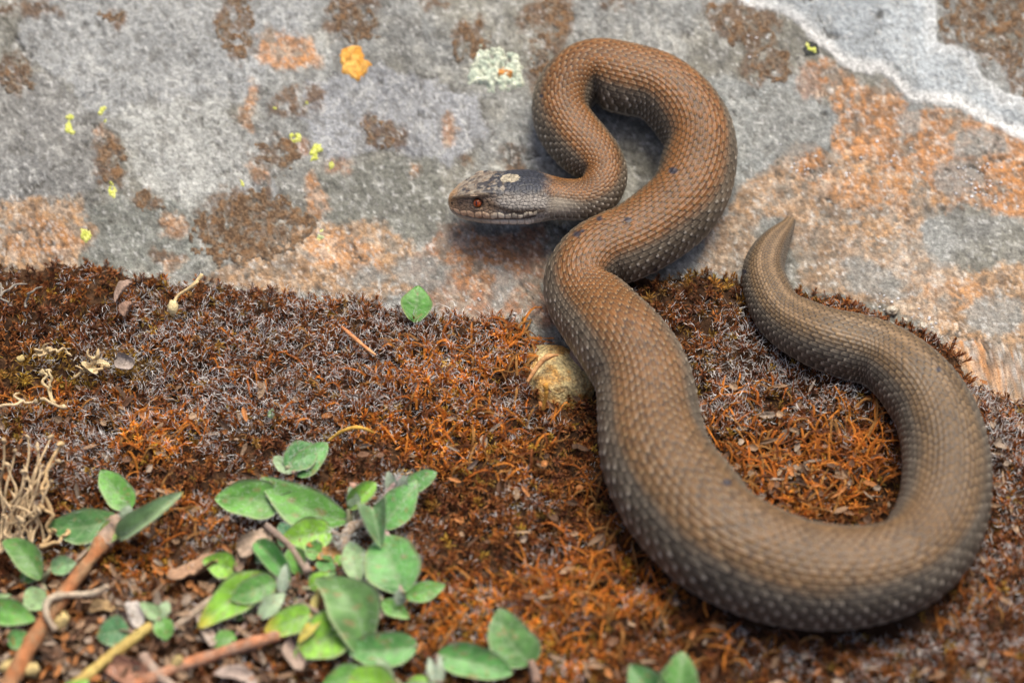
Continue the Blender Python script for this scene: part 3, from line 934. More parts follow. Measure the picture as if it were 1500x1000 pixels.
def build_moss(name, x, y, seed, nleaf, scale=1.0, label=''):
    r = np.random.default_rng(seed)
    mt = moss_t(x, y)
    P = np.stack([x, y, surf(x, y)], -1)
    u, v = project(P)
    sdn = snake_dist(x, y)
    bald = blobm(u, v, BALD_Z)
    keep = (mt > 0.0004) & ((sdn > 0.78)) & (r.random(len(x)) > bald * 1.05)
    x, y, P, u, v, mt, sdn = [a[keep] for a in (x, y, P, u, v, mt, sdn)]
    n = len(x)
    org = blobm(u, v, ORANGE_Z); har = blobm(u, v, HAIR_Z); yel = blobm(u, v, YELL_Z)
    org = np.clip(org + 0.35 * fbm(x / .008, y / .008, 401, 3), 0, 1)
    har = np.clip(har + 0.5 * fbm(x / .006, y / .006, 405, 3) + 0.05, 0, 1)
    eps = 0.0015
    nx = -(surf(x + eps, y) - surf(x - eps, y)) / (2 * eps); ny = -(surf(x, y + eps) - surf(x, y - eps)) / (2 * eps)
    fx_ = fbm(x / .011, y / .011, 411, 2); fy_ = fbm(x / .011, y / .011, 415, 2)
    up = np.stack([nx * .9 + r.normal(0, .28, n) + 0.7 * fx_, ny * .9 + r.normal(0, .28, n) - 0.12 + 0.7 * fy_, np.ones(n)], -1)
    M = frames(up, r.uniform(0, 6.28, n))
    scl = r.uniform(.8, 1.45, n) * scale * (1 - 0.25 * (sdn < 1.05)) * np.where(mt < .002, .75, 1)
    P[:, 2] -= 0.0012
    ntp = 16
    which = r.integers(0, ntp, n)
    hairy = r.random(n) < har * 1.12
    allV = []; allQ = []; allT = []; allC = []; off = 0
    for t in range(ntp):
        for hb_ in (0, 1):
            ix = np.nonzero((which == t) & (hairy == bool(hb_)))[0]
            if not len(ix): continue
            tr = np.random.default_rng(seed * 100 + t)
            tv, tqd, tt_, key, kd, lr = tuft_template(tr, nleaf, bool(hb_), tr.uniform(.8, 1.15), tr.uniform(.8, 1.3))
            V = np.einsum('kj,njl->nkl', tv, M[ix]) * scl[ix][:, None, None] + P[ix][:, None, :]
            m = len(tv)
            o_ = off + np.arange(len(ix))[:, None, None] * m
            allQ.append((tqd[None] + o_).reshape(-1, 4)); allT.append((tt_[None] + o_).reshape(-1, 3))
            # colours
            rn_ = r.random(len(ix)); yy = np.clip(yel[ix] + (rn_ > .90) * .8, 0, 1); oo = org[ix]
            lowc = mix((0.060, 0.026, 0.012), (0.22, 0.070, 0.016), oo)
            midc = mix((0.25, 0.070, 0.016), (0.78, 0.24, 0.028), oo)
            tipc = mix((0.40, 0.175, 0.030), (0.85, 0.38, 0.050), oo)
            midc = mix(midc, (0.40, 0.24, 0.030), yy); tipc = mix(tipc, (0.46, 0.38, 0.05), yy); lowc = mix(lowc, (.12, .07, .02), yy)
            tn = np.clip(.5 + .9 * fbm(P[ix, 0] / .004, P[ix, 1] / .004, 451, 2) + r.normal(0, .18, len(ix)), 0, 1)
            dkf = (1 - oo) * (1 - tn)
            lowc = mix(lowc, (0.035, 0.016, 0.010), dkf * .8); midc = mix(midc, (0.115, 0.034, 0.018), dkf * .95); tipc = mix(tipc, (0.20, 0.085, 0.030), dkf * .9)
            bright = r.uniform(.6, 1.45, len(ix))
            k = key[None, :, None]
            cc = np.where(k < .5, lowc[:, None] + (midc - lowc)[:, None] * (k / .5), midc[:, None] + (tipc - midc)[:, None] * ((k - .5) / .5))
            cc = cc * bright[:, None, None] * (0.65 + 0.75 * lr)[None, :, None]
            hcx = np.array([0.90, 0.89, 0.87])
            cc = np.where((kd == 1)[None, :, None], hcx * (0.75 + .35 * lr)[None, :, None] + 0 * cc, cc)
            allV.append(V.reshape(-1, 3)); allC.append(cc.reshape(-1, 3)); off += len(ix) * m
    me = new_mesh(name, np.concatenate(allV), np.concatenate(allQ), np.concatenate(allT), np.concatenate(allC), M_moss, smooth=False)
    o = link(name, me)
    tag(o, label, 'moss', kind='stuff')
    return o


def sv(fn):
    pass


xa, ya = scatter(-0.148, 0.148, -0.112, 0.062, 0.00200, .5, 5)
build_moss('moss_carpet', xa, ya, 3, 14, 1.0, 'rust-brown moss cushion with white hair tips covering the ground below the rock')
# the rest of the cushion, beyond the frame, is coarser
xb, yb = scatter(-0.30, 0.30, -0.22, 0.10, 0.0042, .5, 6)
kp = (np.abs(xb) > 0.149) | (yb < -0.113)
build_moss('moss_carpet', xb[kp], yb[kp], 4, 12, 2.0, 'coarser brown moss spreading further out around the cushion')

# ------------------------------------------------------------------ tubes and strands
def tube(pts, rad_, nseg=6, sub=4, rough_=0.0, seed=0, cap=True, lump=0.0):
    pts = np.asarray(pts, float); n = len(pts)
    t = np.linspace(0, n - 1, (n - 1) * sub + 1)
    C = spline(np.arange(n, dtype=float), pts, t) if n > 2 else np.stack([np.interp(t, [0, 1], pts[:, i]) for i in range(3)], -1)
    rr = np.interp(t, np.linspace(0, n - 1, len(np.atleast_1d(rad_))), np.atleast_1d(rad_)) if np.ndim(rad_) else np.full(len(t), rad_)
    Tn = np.gradient(C, axis=0); Tn /= np.linalg.norm(Tn, axis=1)[:, None] + 1e-12
    ref = np.array([0.13, 0.2, 1.0]); s_ = np.cross(Tn, ref); s_ /= np.linalg.norm(s_, axis=1)[:, None] + 1e-9
    n_ = np.cross(s_, Tn)
    a = np.linspace(0, 2 * np.pi, nseg, endpoint=False)
    r_ = np.random.default_rng(seed)
    if lump: rr = rr * (1 + lump * fbm(t * 2.3 + seed, t * 0, 71 + seed, 3))
    rv = rr[:, None] * (1 + rough_ * r_.normal(0, 1, (len(t), nseg)))
    V = C[:, None] + rv[..., None] * (np.cos(a)[None, :, None] * s_[:, None] + np.sin(a)[None, :, None] * n_[:, None])
    Q = grid_quads(len(t), nseg, True)
    V = V.reshape(-1, 3); k = len(V)
    V = np.concatenate([V, C[:1], C[-1:]])
    jj = np.arange(nseg); j2 = (jj + 1) % nseg
    TR = np.concatenate([np.stack([np.full(nseg, k), j2, jj], -1), np.stack([np.full(nseg, k + 1), (len(t) - 1) * nseg + jj, (len(t) - 1) * nseg + j2], -1)])
    tv = np.concatenate([np.repeat(t / (n - 1), nseg), [0, 1]])
    return V, Q, TR, tv


class Batch:
    def __init__(s): s.V = []; s.Q = []; s.T = []; s.C = []; s.n = 0
    def add(s, V, Q, T, C):
        V = np.asarray(V); s.V.append(V)
        if Q is not None and len(Q): s.Q.append(np.asarray(Q) + s.n)
        if T is not None and len(T): s.T.append(np.asarray(T) + s.n)
        C = np.asarray(C, float)
        s.C.append(np.broadcast_to(C, (len(V), 3)) if C.ndim == 1 else C); s.n += len(V)
    def mesh(s, name, mat, smooth=True):
        return new_mesh(name, np.concatenate(s.V), np.concatenate(s.Q) if s.Q else None, np.concatenate(s.T) if s.T else None, np.concatenate(s.C), mat, smooth)


# scaly dry moss strands lying over the ground
sb = Batch(); r = np.random.default_rng(77)
cnt = 0
zones = [(1180, 700, 120, 60, 1.7, 230), (1100, 610, 90, 40, 1.3, 60), (1250, 650, 60, 50, 1.6, 60), (640, 560, 110, 60, 1.2, 90), (700, 650, 120, 60, 1.3, 90), (230, 640, 80, 40, 1.5, 60), (880, 870, 140, 50, 1.8, 120), (700, 900, 150, 60, 1.3, 70),
         (210, 770, 100, 50, 1.4, 60), (1000, 940, 200, 50, 1.3, 60), (60, 600, 60, 30, 1.2, 20), (760, 520, 40, 40, 1.6, 60), (1420, 900, 60, 60, 1.2, 30), (870, 780, 50, 80, 1.3, 50), (480, 560, 250, 80, 1.0, 60)]
for (cu, cv_, ru, rv_, ls, nn_) in zones:
    for i in range(nn_):
        a = r.uniform(0, 6.28); q = math.sqrt(r.random())
        u0 = cu + ru * q * math.cos(a); v0 = cv_ + rv_ * q * math.sin(a)
        p = U(np.array([u0]), np.array([v0]), 0.0)[0]
        if mossf(p[0], p[1]) < 0.001 or snake_dist(np.array([p[0]]), np.array([p[1]]))[0] < 1.0: continue
        ang = r.normal(1.3, .9) if r.random() < .6 else r.uniform(0, 3.14)
        L = r.uniform(0.0035, 0.0075) * ls * .8
        d = np.array([math.cos(ang), math.sin(ang)]); bend = r.normal(0, .5)
        pts = []
        for f in np.linspace(0, 1, 5):
            aa = ang + bend * f * 1.6
            if f > 0:
                d2_ = np.array([math.cos(aa), math.sin(aa)]); xy = pts[-1][:2] + d2_ * L / 4
            else: xy = p[:2]
            z = surf(xy[0], xy[1]) + 0.0002 + 0.0021 * math.sin(f * 2.6 + .3) * r.uniform(.7, 1.2)
            pts.append(np.array([xy[0], xy[1], z]))
        rr0 = r.uniform(.00013, .00030)
        V, Q, T_, tv = tube(pts, [rr0, rr0 * 1.1, rr0 * .5], 4, 3, .12, i)
        base_c = np.array([(0.52, 0.16, 0.026), (0.70, 0.26, 0.042), (0.46, 0.23, 0.07), (0.24, 0.08, 0.025)][r.integers(0, 4)]) * r.uniform(.6, 1.1)
        sb.add(V, Q, T_, base_c * np.ones((len(V), 1)) * (0.85 + .3 * r.random((len(V), 1))))
        P_ = spline(np.arange(5.), np.array(pts), np.linspace(0.1, 4, 16))
        TT = np.gradient(P_, axis=0)
        for k_ in range(16):
            tdir = TT[k_] / np.linalg.norm(TT[k_]); sd_ = np.cross(tdir, r.normal(0, 1, 3)); sd_ /= np.linalg.norm(sd_)
            w_ = np.cross(tdir, sd_)
            l_ = r.uniform(.0006, .0011)
            b0 = P_[k_]; tp = b0 + tdir * l_ + sd_ * l_ * .5
            sb.add([b0 - w_ * .0002, b0 + w_ * .0002, b0 + tdir * l_ * .5 + sd_ * l_ * .35 + w_ * .0001, tp], [[0, 1, 2, 3]], None, base_c * r.uniform(.7, 1.4))
        cnt += 1
me = sb.mesh('dry_moss_strands', M_moss, False)
tag(link('dry_moss_strands', me), 'tangle of dead orange moss strands lying over the cushion', 'moss strands', kind='stuff')

# ------------------------------------------------------------------ lichen crusts on the rock
def crust(name, pts, thick, colr, col2, label, cat, gran=4.0, step=1.6, seed=0, group=None, rag=3.0, holes=0.0, gamp=0.6):
    pts = np.asarray(pts, float)
    u0, v0 = pts.min(0) - 14; u1, v1 = pts.max(0) + 14
    uu = np.arange(u0, u1, step); vv = np.arange(v0, v1, step)
    Ug, Vg = np.meshgrid(uu, vv, indexing='ij')
    P = unproject(Ug, Vg, 0.0, rockf)
    nz = fbm(Ug / 9, Vg / 9, seed + 500, 3, .6); n2_ = fbm(Ug / 4, Vg / 4, seed + 510, 2)
    wv = 5 if rag < 10 else 14
    sd = poly_sd(Ug + wv * fbm(Ug / 16, Vg / 16, seed + 520, 3), Vg + wv * fbm(Ug / 16, Vg / 16, seed + 530, 3), pts) + rag * nz
    if holes: sd = np.minimum(sd, (nz * 1.0 + 0.55 - holes) * 14)
    f1, f2, cid = voronoi(Ug / gran, Vg / gran, seed + 7, .9)
    m = sstep(-1.5, 4, sd)
    dome = np.clip(1.05 - f1 ** 2 * 1.6, 0, 1)
    h = thick * m * (1 - gamp + gamp * dome * (0.6 + .8 * cid)) + thick * .2 * n2_ * m
    P[..., 2] += h - (1 - m) * 0.0006
    c_ = mix(colr, col2, sstep(.3, .9, cid)) * (0.75 + .35 * dome)[..., None] * (1 + .25 * n2_)[..., None]
    if rag > 10: c_ = mix(c_, (.20, .185, .155), (1 - sstep(0, 9, sd)) * .8); c_ = mix(c_, (.24, .13, .06), sstep(.1, .4, fbm(Ug / 12, Vg / 12, seed, 3)) * .5)
    Q = grid_quads(len(uu), len(vv))
    keep = (sd.ravel() > -3)[Q].any(1)
    Q = Q[keep]
    used = np.unique(Q); rm = np.full(Ug.size, -1); rm[used] = np.arange(len(used))
    if len(used) < 4: return
    me = new_mesh(name, P.reshape(-1, 3)[used], rm[Q], col=c_.reshape(-1, 3)[used], mat=M_crust)
    o = top(name, me)
    return tag(o, label, cat, group)


GY = 'yellow-green lichen dots on the rock'
for i, (cu, cv_, ru, rv_, lab) in enumerate([
    (101, 174, 7, 6, 'upper yellow-green lichen dot of the pair on dark grey rock at the far left'),
    (102, 187, 10, 7, 'lower yellow-green lichen dot of the pair on dark grey rock at the far left'),
    (149, 161, 5, 5, 'small yellow-green lichen dot above the brown crust on the left'),
    (155, 175, 5, 7, 'elongated yellow-green lichen dot just above the tall brown crust on the left'),
    (164, 277, 13, 8, 'ragged yellow-green lichen at the foot of the tall brown crust'),
    (124, 345, 12, 12, 'bright yellow-green lichen beside the orange stain just above the moss'),
    (432, 200, 10, 9, 'yellow-green lichen over the brown stain left of the snake, uppermost of its row'),
    (463, 221, 11, 9, 'yellow-green lichen in the middle of the diagonal row left of the snake'),
    (461, 233, 9, 6, 'flat yellow-green lichen under the middle one of the diagonal row'),
    (483, 242, 7, 8, 'lowest yellow-green lichen of the diagonal row left of the snake head'),
    (468, 346, 9, 11, 'pale green lichen right of the big brown crust'),
    (354, 270, 7, 7, 'small yellow-green lichen above the big brown crust'),
    (402, 162, 4, 4, 'tiny yellow-green lichen dot left of centre on grey rock'),
    (451, 149, 4, 4, 'tiny yellow-green lichen dot below the orange lichen disc'),
    (1188, 71, 11, 11, 'bright yellow lichen disc with black rim beside the white-edged sheet'),
]):
    pale_ = i == 10
    crust('lichen', ell(cu, cv_, ru, rv_, 20 * i, 12), 0.00035, (0.50, 0.54, 0.10) if not pale_ else (0.48, 0.56, 0.30), (0.62, 0.62, 0.20), lab, 'lichen', 3.2, 1.0, i * 13, GY, rag=5, holes=.2)
crust('black_lichen_rim', ell(1188, 71, 15, 15), 0.00015, (0.03, 0.035, 0.03), (0.05, 0.05, 0.05), 'black fringe around the bright yellow lichen disc', 'lichen', 3, 1.3, 3, None, 2)
crust('orange_lichen', [(500, 72), (515, 64), (532, 70), (536, 86), (546, 95), (540, 108), (528, 120), (512, 114), (500, 108), (498, 90)], 0.0005, (0.62, 0.29, 0.05), (0.72, 0.40, 0.10),
      'orange lichen disc on the grey rock', 'lichen', 9, 1.3, 91, None, 2, gamp=.35)
crust('pale_green_lichen', [(690, 95), (705, 66), (735, 70), (765, 90), (770, 125), (745, 132), (715, 136), (692, 128), (684, 112)], 0.0009, (0.44, 0.50, 0.40), (0.60, 0.63, 0.50),
      'pale mint-green crinkled lichen left of the upper coil', 'lichen', 6, 1.4, 95, None, 6, holes=.25)
crust('orange_lichen', ell(738, 110, 14, 8), 0.0013, (0.50, 0.22, 0.06), (0.62, 0.30, 0.10), 'small orange fleck inside the pale mint-green lichen', 'lichen', 5, 1.3, 96)
BR = 'dark brown crusts on the rock'
for i, (pts, lab) in enumerate([
    (ell(368, 336, 92, 50, -8), 'largest dark brown crust, right above the moss on the left half of the rock'),
    (ell(160, 238, 24, 38, -5), 'tall brown crust below the small yellow dots on the left'),
    (ell(345, 42, 26, 42), 'brown crust at the upper edge left of the orange lichen disc'),
    (ell(520, 30, 36, 30, 20), 'brown crust right above the orange lichen disc'),
    (ell(560, 195, 36, 18, 25), 'broken brown crust in the middle of the grey sheet'),
    (ell(215, 290, 24, 12, 10), 'small brown crust right of the ragged yellow-green lichen'),
    (ell(405, 228, 34, 24), 'brown crust around the yellow-green row of lichens'),
    (ell(690, 60, 24, 34, 20), 'brown crust beside the pale mint-green lichen'),
    (ell(800, 108, 18, 36), 'brown crust half hidden behind the upper left of the coil'),
    (ell(805, 28, 34, 34), 'brown crust at the top edge above the coil'),
    (ell(22, 112, 26, 26), 'brown crust in the upper left corner'),
    (ell(1085, 35, 54, 26, 22), 'brown crust above and right of the coil under the white edge'),
    (ell(1128, 92, 36, 30, 10), 'ragged brown crust between the coil and the yellow disc'),
    ([(1385, -30), (1560, -30), (1560, 150), (1500, 140), (1470, 95), (1420, 70), (1378, 45)], 'brown crust filling the top right corner'),
    (ell(165, 22, 16, 10), 'small brown crust near the top edge on the left'),
]):
    crust('brown_crust', pts, 0.00035, (0.085, 0.050, 0.028), (0.19, 0.120, 0.068), lab, 'lichen crust', 3.0, 1.5, 600 + i * 7, BR, 16, holes=.30 if i else .12, gamp=.85)
# white mineral grains that glint on the wet rock, right
gb = Batch(); r = np.random.default_rng(5)
s_, q_ = ico(6, 8)
for (cu, cv_, ru, n_) in [(1430, 260, 40, 40), (1180, 245, 25, 12), (1240, 255, 12, 5), (1450, 290, 40, 20), (1330, 500, 40, 26), (1360, 470, 30, 14), (1290, 440, 40, 12), (1110, 60, 40, 8), (700, 450, 60, 10), (1280, 240, 100, 16)]:
    for i in range(n_):
        u_ = cu + r.normal(0, ru * .5); v_ = cv_ + r.normal(0, ru * .3)
        p = unproject(np.array([u_]), np.array([v_]), 0.0, rockf)[0]; z_ = r.uniform(.00012, .0005)
        gb.add(p + s_ * z_ * np.array([1, r.uniform(.6, 1), .7]), q_, None, np.array([.78, .78, .80]) * r.uniform(.6, 1))
M_grain = material('wet_mineral', rough=0.1, n1=(2000, .2), n2=(0, 0), bump=0, spec=1.0, coat=1.0)
tag(link('mineral_grains', gb.mesh('mineral_grains', M_grain)), 'glinting white mineral grains and wet grit on the orange part of the rock', 'grit', kind='stuff')

# ------------------------------------------------------------------ leaves
def leaf_mesh(bu, bv, tu, tv_, wpx, hb_=2.0, ht=4.0, bow=0.10, cup=0.18, curve=0.0, tilt=0.45, roll=0.0, col=(0.105, 0.245, 0.060), rimc=(0.42, 0.50, 0.27), yel=0.0, shape=0.0, seed=0, fold=0.0, pale=0.0):
    r = np.random.default_rng(seed)
    B = U(np.array([bu]), np.array([bv]), hb_ * 1e-3)[0]; Tp = U(np.array([tu]), np.array([tv_]), ht * 1e-3)[0]
    Av = Tp - B; L = np.linalg.norm(Av); Ad = Av / L
    N = np.array([0.0, -tilt, 1.0]); N = N - (N @ Ad) * Ad; N /= np.linalg.norm(N)
    Wd = np.cross(Ad, N)
    cr, sr = math.cos(roll), math.sin(roll)
    Wd, N = Wd * cr + N * sr, N * cr - Wd * sr
    # apparent width of a unit width vector
    wr = np.linalg.norm([Wd[0], Wd @ UP]); al = np.array([Ad[0], Ad @ UP]); al /= np.linalg.norm(al) + 1e-9
    perp = abs(Wd[0] * al[1] - (Wd @ UP) * al[0])
    W = 1.14 * wpx * PX / max(perp, .45) / 2
    n, m = 28, 13
    t = np.linspace(0, 1, n)[:, None]; s = np.linspace(-1, 1, m)[None, :]
    shape = shape + r.uniform(-.12, .14); curve = curve + r.uniform(-.05, .05); cup = cup + r.uniform(-.05, .25)
    wf = (np.sin(np.pi * np.clip(t, 0, 1) ** (0.80 + shape)) ** 0.72) * (0.94 + .06 * np.sin(t * 9 + seed)) + 0.06 * (1 - t)
    wf = wf * (1 + 0.015 * np.sin(t * 13 + seed) * np.sign(s))
    ws = s * wf
    ang = ws * (fold * 1.2)
    x_ = t * L + 0 * s
    lat = W * np.sin(ws * (0.3 + fold)) / (0.3 + fold) if fold else W * ws
    zz = bow * L * 4 * t * (1 - t) + cup * W * (np.abs(ws) ** 1.6) * (1 if not fold else 1 + 4 * fold)
    # midrib groove and side veins
    zz = zz - 0.05 * W * np.exp(-(s / .10) ** 2) * (1 - t)
    vein = np.exp(-((((t * 6 - np.abs(s) * 1.2) % 1) - .5) / .12) ** 2) * (np.abs(s) < .85)
    zz = zz - 0.018 * W * vein + 0.03 * W * np.sin(t * 14 + seed * 1.3) * np.abs(s) + 0.02 * W * r.normal(0, 1, (n, m)) * 0.5
    lat = lat + curve * L * 4 * t * (1 - t)
    P = B + x_[..., None] * Ad + lat[..., None] * Wd + zz[..., None] * N
    rim_ = sstep(.80, .97, np.abs(s) + 0 * t)
    rim_ = np.maximum(rim_, sstep(.95, 1, t + 0 * s))
    nz = fbm(t * 6 + seed, s * 2 + 0 * t, 700 + seed, 3)
    C = mix(np.array(col) * 0.85, np.array(col) * 1.25, sstep(-.4, .4, nz))
    C = mix(C, (0.24, 0.36, 0.17), (vein * .45 + np.exp(-(s / .09) ** 2) * .6 * (1 - .5 * t)))
    C = mix(C, rimc, rim_ * .85)
    if pale: C = mix(C, (0.40, 0.47, 0.37), pale * (0.8 + .2 * nz))
    sp = fbm(t * 9 + seed * 3.1, s * 4 + 0 * t, 760 + seed, 3)
    C = mix(C, (0.30, 0.22, 0.10), sstep(.42, .55, sp) * .7)
    if yel: C = mix(C, (0.62, 0.50, 0.06), sstep(1 - yel, 1.0, t + .12 * nz + 0 * s) * .9)
    top_ = P.reshape(-1, 3); th = 0.00022
    edge_ = (1 - np.maximum(np.abs(s) ** 8, 0 * t))
    bot = (P - N * th * (0.3 + .7 * edge_[..., None])).reshape(-1, 3)
    Q = grid_quads(n, m)
    k = n * m
    rimidx = np.concatenate([np.arange(m), np.arange(1, n) * m + m - 1, (n - 1) * m + np.arange(m - 2, -1, -1), np.arange(n - 2, 0, -1) * m])
    r2 = np.roll(rimidx, -1)
    RQ = np.stack([rimidx, rimidx + k, r2 + k, r2], -1)
    V = np.concatenate([top_, bot])
    CC = np.concatenate([C.reshape(-1, 3), mix(C.reshape(-1, 3), (0.33, 0.42, 0.28), np.full(k, .7))])
    q0 = P[n // 2, m // 2]
    f_ = np.cross(P[n // 2, m // 2 + 1] - q0, P[n // 2 + 1, m // 2] - q0)
    Qt = Q if f_ @ N < 0 else Q[:, ::-1]
    return V, np.concatenate([Qt, Qt[:, ::-1] + k, RQ]), CC, (P, N, Ad, Wd, L, W)


def leaf_hairs(info, nh, seed, long_=1.0):
    P, N, Ad, Wd, L, W = info
    r = np.random.default_rng(seed); n, m = P.shape[:2]
    b = Batch()
    for i in range(nh):
        a = r.integers(1, n - 2); c = r.integers(0, m)
        edge = r.random() < .4
        if edge: c = 0 if r.random() < .5 else m - 1
        p = P[a, c] + N * .00005 + Ad * r.uniform(-.5, .5) * L / n
        d = Ad * r.normal(.5, .6) + Wd * r.normal(0, .5) + N * r.uniform(.02, .35)
        if edge: d = d + Wd * (-1 if c == 0 else 1) * .9
        d /= np.linalg.norm(d); l_ = r.uniform(.0006, .0017) * long_
        s_ = np.cross(d, N) + 1e-6; s_ /= np.linalg.norm(s_)
        w_ = .000020
        mid = p + d * l_ * .5 + N * .0001; e = p + d * l_ + s_ * l_ * r.normal(0, .3)
        b.add([p - s_ * w_, p + s_ * w_, mid + s_ * w_, mid - s_ * w_, e], [[0, 1, 2, 3]], [[3, 2, 4]], (.7, .72, .7))
    return b


GR = (0.140, 0.360, 0.065); GB = (0.120, 0.330, 0.085); GL = (0.230, 0.480, 0.045); GP = (0.30, 0.46, 0.21)
plants = []


def plant(u, v, label, leaves, group='soft hairy-leaved seedlings', cat='plant'):
    p0 = U(np.array([u]), np.array([v]))[0]
    root = empty('leafy_plant', p0, label, cat, group)
    for i, lf in enumerate(leaves):
        kw = dict(lf[5]) if len(lf) > 5 else {}
        hairs = int(kw.pop('hairs', 70) * 1.0); nm_lab = kw.pop('label', None)
        kw['seed'] = int(u) * 7 + i * 3
        V, Q, C, info = leaf_mesh(*lf[:5], **kw)
        o = part('leaf', new_mesh('leaf', V, Q, col=C, mat=M_leaf), root)
        dd_ = math.hypot(lf[0] - u, lf[1] - v)
        if 8 < dd_ < 120:
            hb_ = kw.get('hb_', 2)
            f_ = min(1, 34 / dd_)
            eu, ev = lf[0] + (u - lf[0]) * f_, lf[1] + (v - lf[1]) * f_
            PP = np.array([U(np.array([float(a_)]), np.array([float(b_)]), h_ * 1e-3)[0] for a_, b_, h_ in [(eu, ev, .3), ((eu + lf[0]) / 2 + 2, (ev + lf[1]) / 2, hb_ * .75), (lf[0], lf[1], hb_ + .1)]])
            V2, Q2, T2, _ = tube(PP, [.0008, .0006, .0005], 8, 5, .05, i)
            part('leaf_stalk', new_mesh('leaf_stalk', V2, Q2, T2, np.array((.34, .33, .20) if i % 2 else (.36, .25, .20)) * np.ones((len(V2), 1)), M_leaf), root)
        if nm_lab: o['label'] = nm_lab
        if hairs:
            hb2 = leaf_hairs(info, hairs, i + int(u))
            h = part('leaf_hairs', hb2.mesh('leaf_hairs', M_hair, False), o)
            h['kind'] = 'stuff'
    return root


def stalk(root, pts, rad_, col, name='stem', nseg=8):
    P = np.array([U(np.array([a]), np.array([b]), h * 1e-3)[0] for a, b, h in pts])
    V, Q, T_, tv = tube(P, rad_, nseg, 6, .07, len(pts))
    r = np.random.default_rng(3)
    C = np.array(col) * (0.85 + .3 * r.random((len(V), 1)))
    me = new_mesh(name, V, Q, T_, C, M_dry)
    return part(name, me, root) if root is not None else top(name, me)


pA = plant(505, 790, 'largest green rosette with broad downy leaves left of the lower snake coil', [
    (512, 762, 382, 699, 50, dict(hb_=3, ht=6, bow=.10, curve=-.12, col=GR, hairs=260, tilt=.5)),
    (412, 738, 314, 730, 50, dict(hb_=3, ht=4, bow=.06, col=GR, hairs=150)),
    (402, 736, 476, 752, 36, dict(hb_=4, ht=3, bow=-.05, col=GP, pale=.25, tilt=1.3, hairs=40)),
    (510, 745, 551, 706, 28, dict(hb_=5, ht=7, cup=.5, fold=.5, col=GL, pale=.1, hairs=50)),
    (558, 772, 611, 702, 42, dict(hb_=4, ht=8, bow=.06, col=GB, hairs=150, shape=-.08)),
    (592, 722, 640, 691, 26, dict(hb_=4, ht=6, bow=.08, col=GB, hairs=60)),
    (545, 742, 558, 802, 38, dict(hb_=8, ht=5, cup=.7, fold=.6, col=GB, pale=.3, hairs=90)),
    (592, 868, 560, 782, 72, dict(hb_=3, ht=5, bow=.08, col=GB, hairs=180, shape=.05)),
    (592, 872, 653, 856, 25, dict(hb_=2, ht=4, bow=.08, col=GR, hairs=40)),
    (524, 852, 514, 792, 30, dict(hb_=3, ht=5, col=GP, pale=.1, hairs=40)),
    (486, 778, 410, 790, 42, dict(hb_=3, ht=4, bow=.08, col=GL, hairs=60)),
    (470, 815, 490, 845, 22, dict(hb_=2, ht=3, col=GB, hairs=20)),
    (492, 828, 502, 812, 14, dict(hb_=3, ht=4, col=GL, hairs=0)),
    (575, 716, 568, 690, 16, dict(hb_=7, ht=10, col=GP, pale=.9, fold=.4, hairs=90, label='white felted young leaf')),
    (590, 715, 592, 695, 13, dict(hb_=7, ht=10, col=GP, pale=.95, hairs=70, label='white felted young leaf')),
    (520, 742, 512, 712, 16, dict(hb_=5, ht=8, col=GP, pale=.85, hairs=40)),
    (588, 885, 582, 862, 13, dict(hb_=4, ht=7, col=GP, pale=.95, hairs=40, label='white felted young leaf')),
    (540, 850, 524, 800, 34, dict(hb_=2, ht=4, col=GR, hairs=30)),
    (455, 770, 425, 740, 34, dict(hb_=2, ht=4, col=GR, pale=.15, hairs=30)),
    (560, 880, 600, 905, 22, dict(hb_=2, ht=3, col=GR, hairs=20)),
    (470, 812, 448, 800, 26, dict(hb_=2, ht=3, col=GR, hairs=20)),
])
stalk(pA, [(585, 880, 2), (578, 800, 4), (550, 760, 6), (575, 712, 8), (590, 698, 9)], [.0010, .0009, .0007, .0004], (.34, .24, .22), 'stem')
stalk(pA, [(520, 835, 1), (505, 790, 2.5), (528, 765, 4), (552, 752, 5)], [.0013, .0014, .0009], (.36, .27, .20), 'stem')
# woolly crown where the leaves meet
wb = Batch(); r = np.random.default_rng(9)
for i in range(700):
    cu, cv_ = [(500, 790), (560, 735), (580, 708), (530, 765)][r.integers(0, 4)]
    p = U(np.array([cu + r.normal(0, 12)]), np.array([cv_ + r.normal(0, 10)]), r.uniform(.002, .006))[0]
    d = r.normal(0, 1, 3); d /= np.linalg.norm(d); s2 = np.cross(d, r.normal(0, 1, 3)); s2 /= np.linalg.norm(s2)
    l_ = r.uniform(.0008, .0022)
    wb.add([p - s2 * .00003, p + s2 * .00003, p + d * l_ * .5 + s2 * .00018, p + d * l_], [[0, 1, 2, 3]], None, (.7, .7, .7))
wo = part('woolly_crown', wb.mesh('woolly_crown', M_hair, False), pA); wo['kind'] = 'stuff'

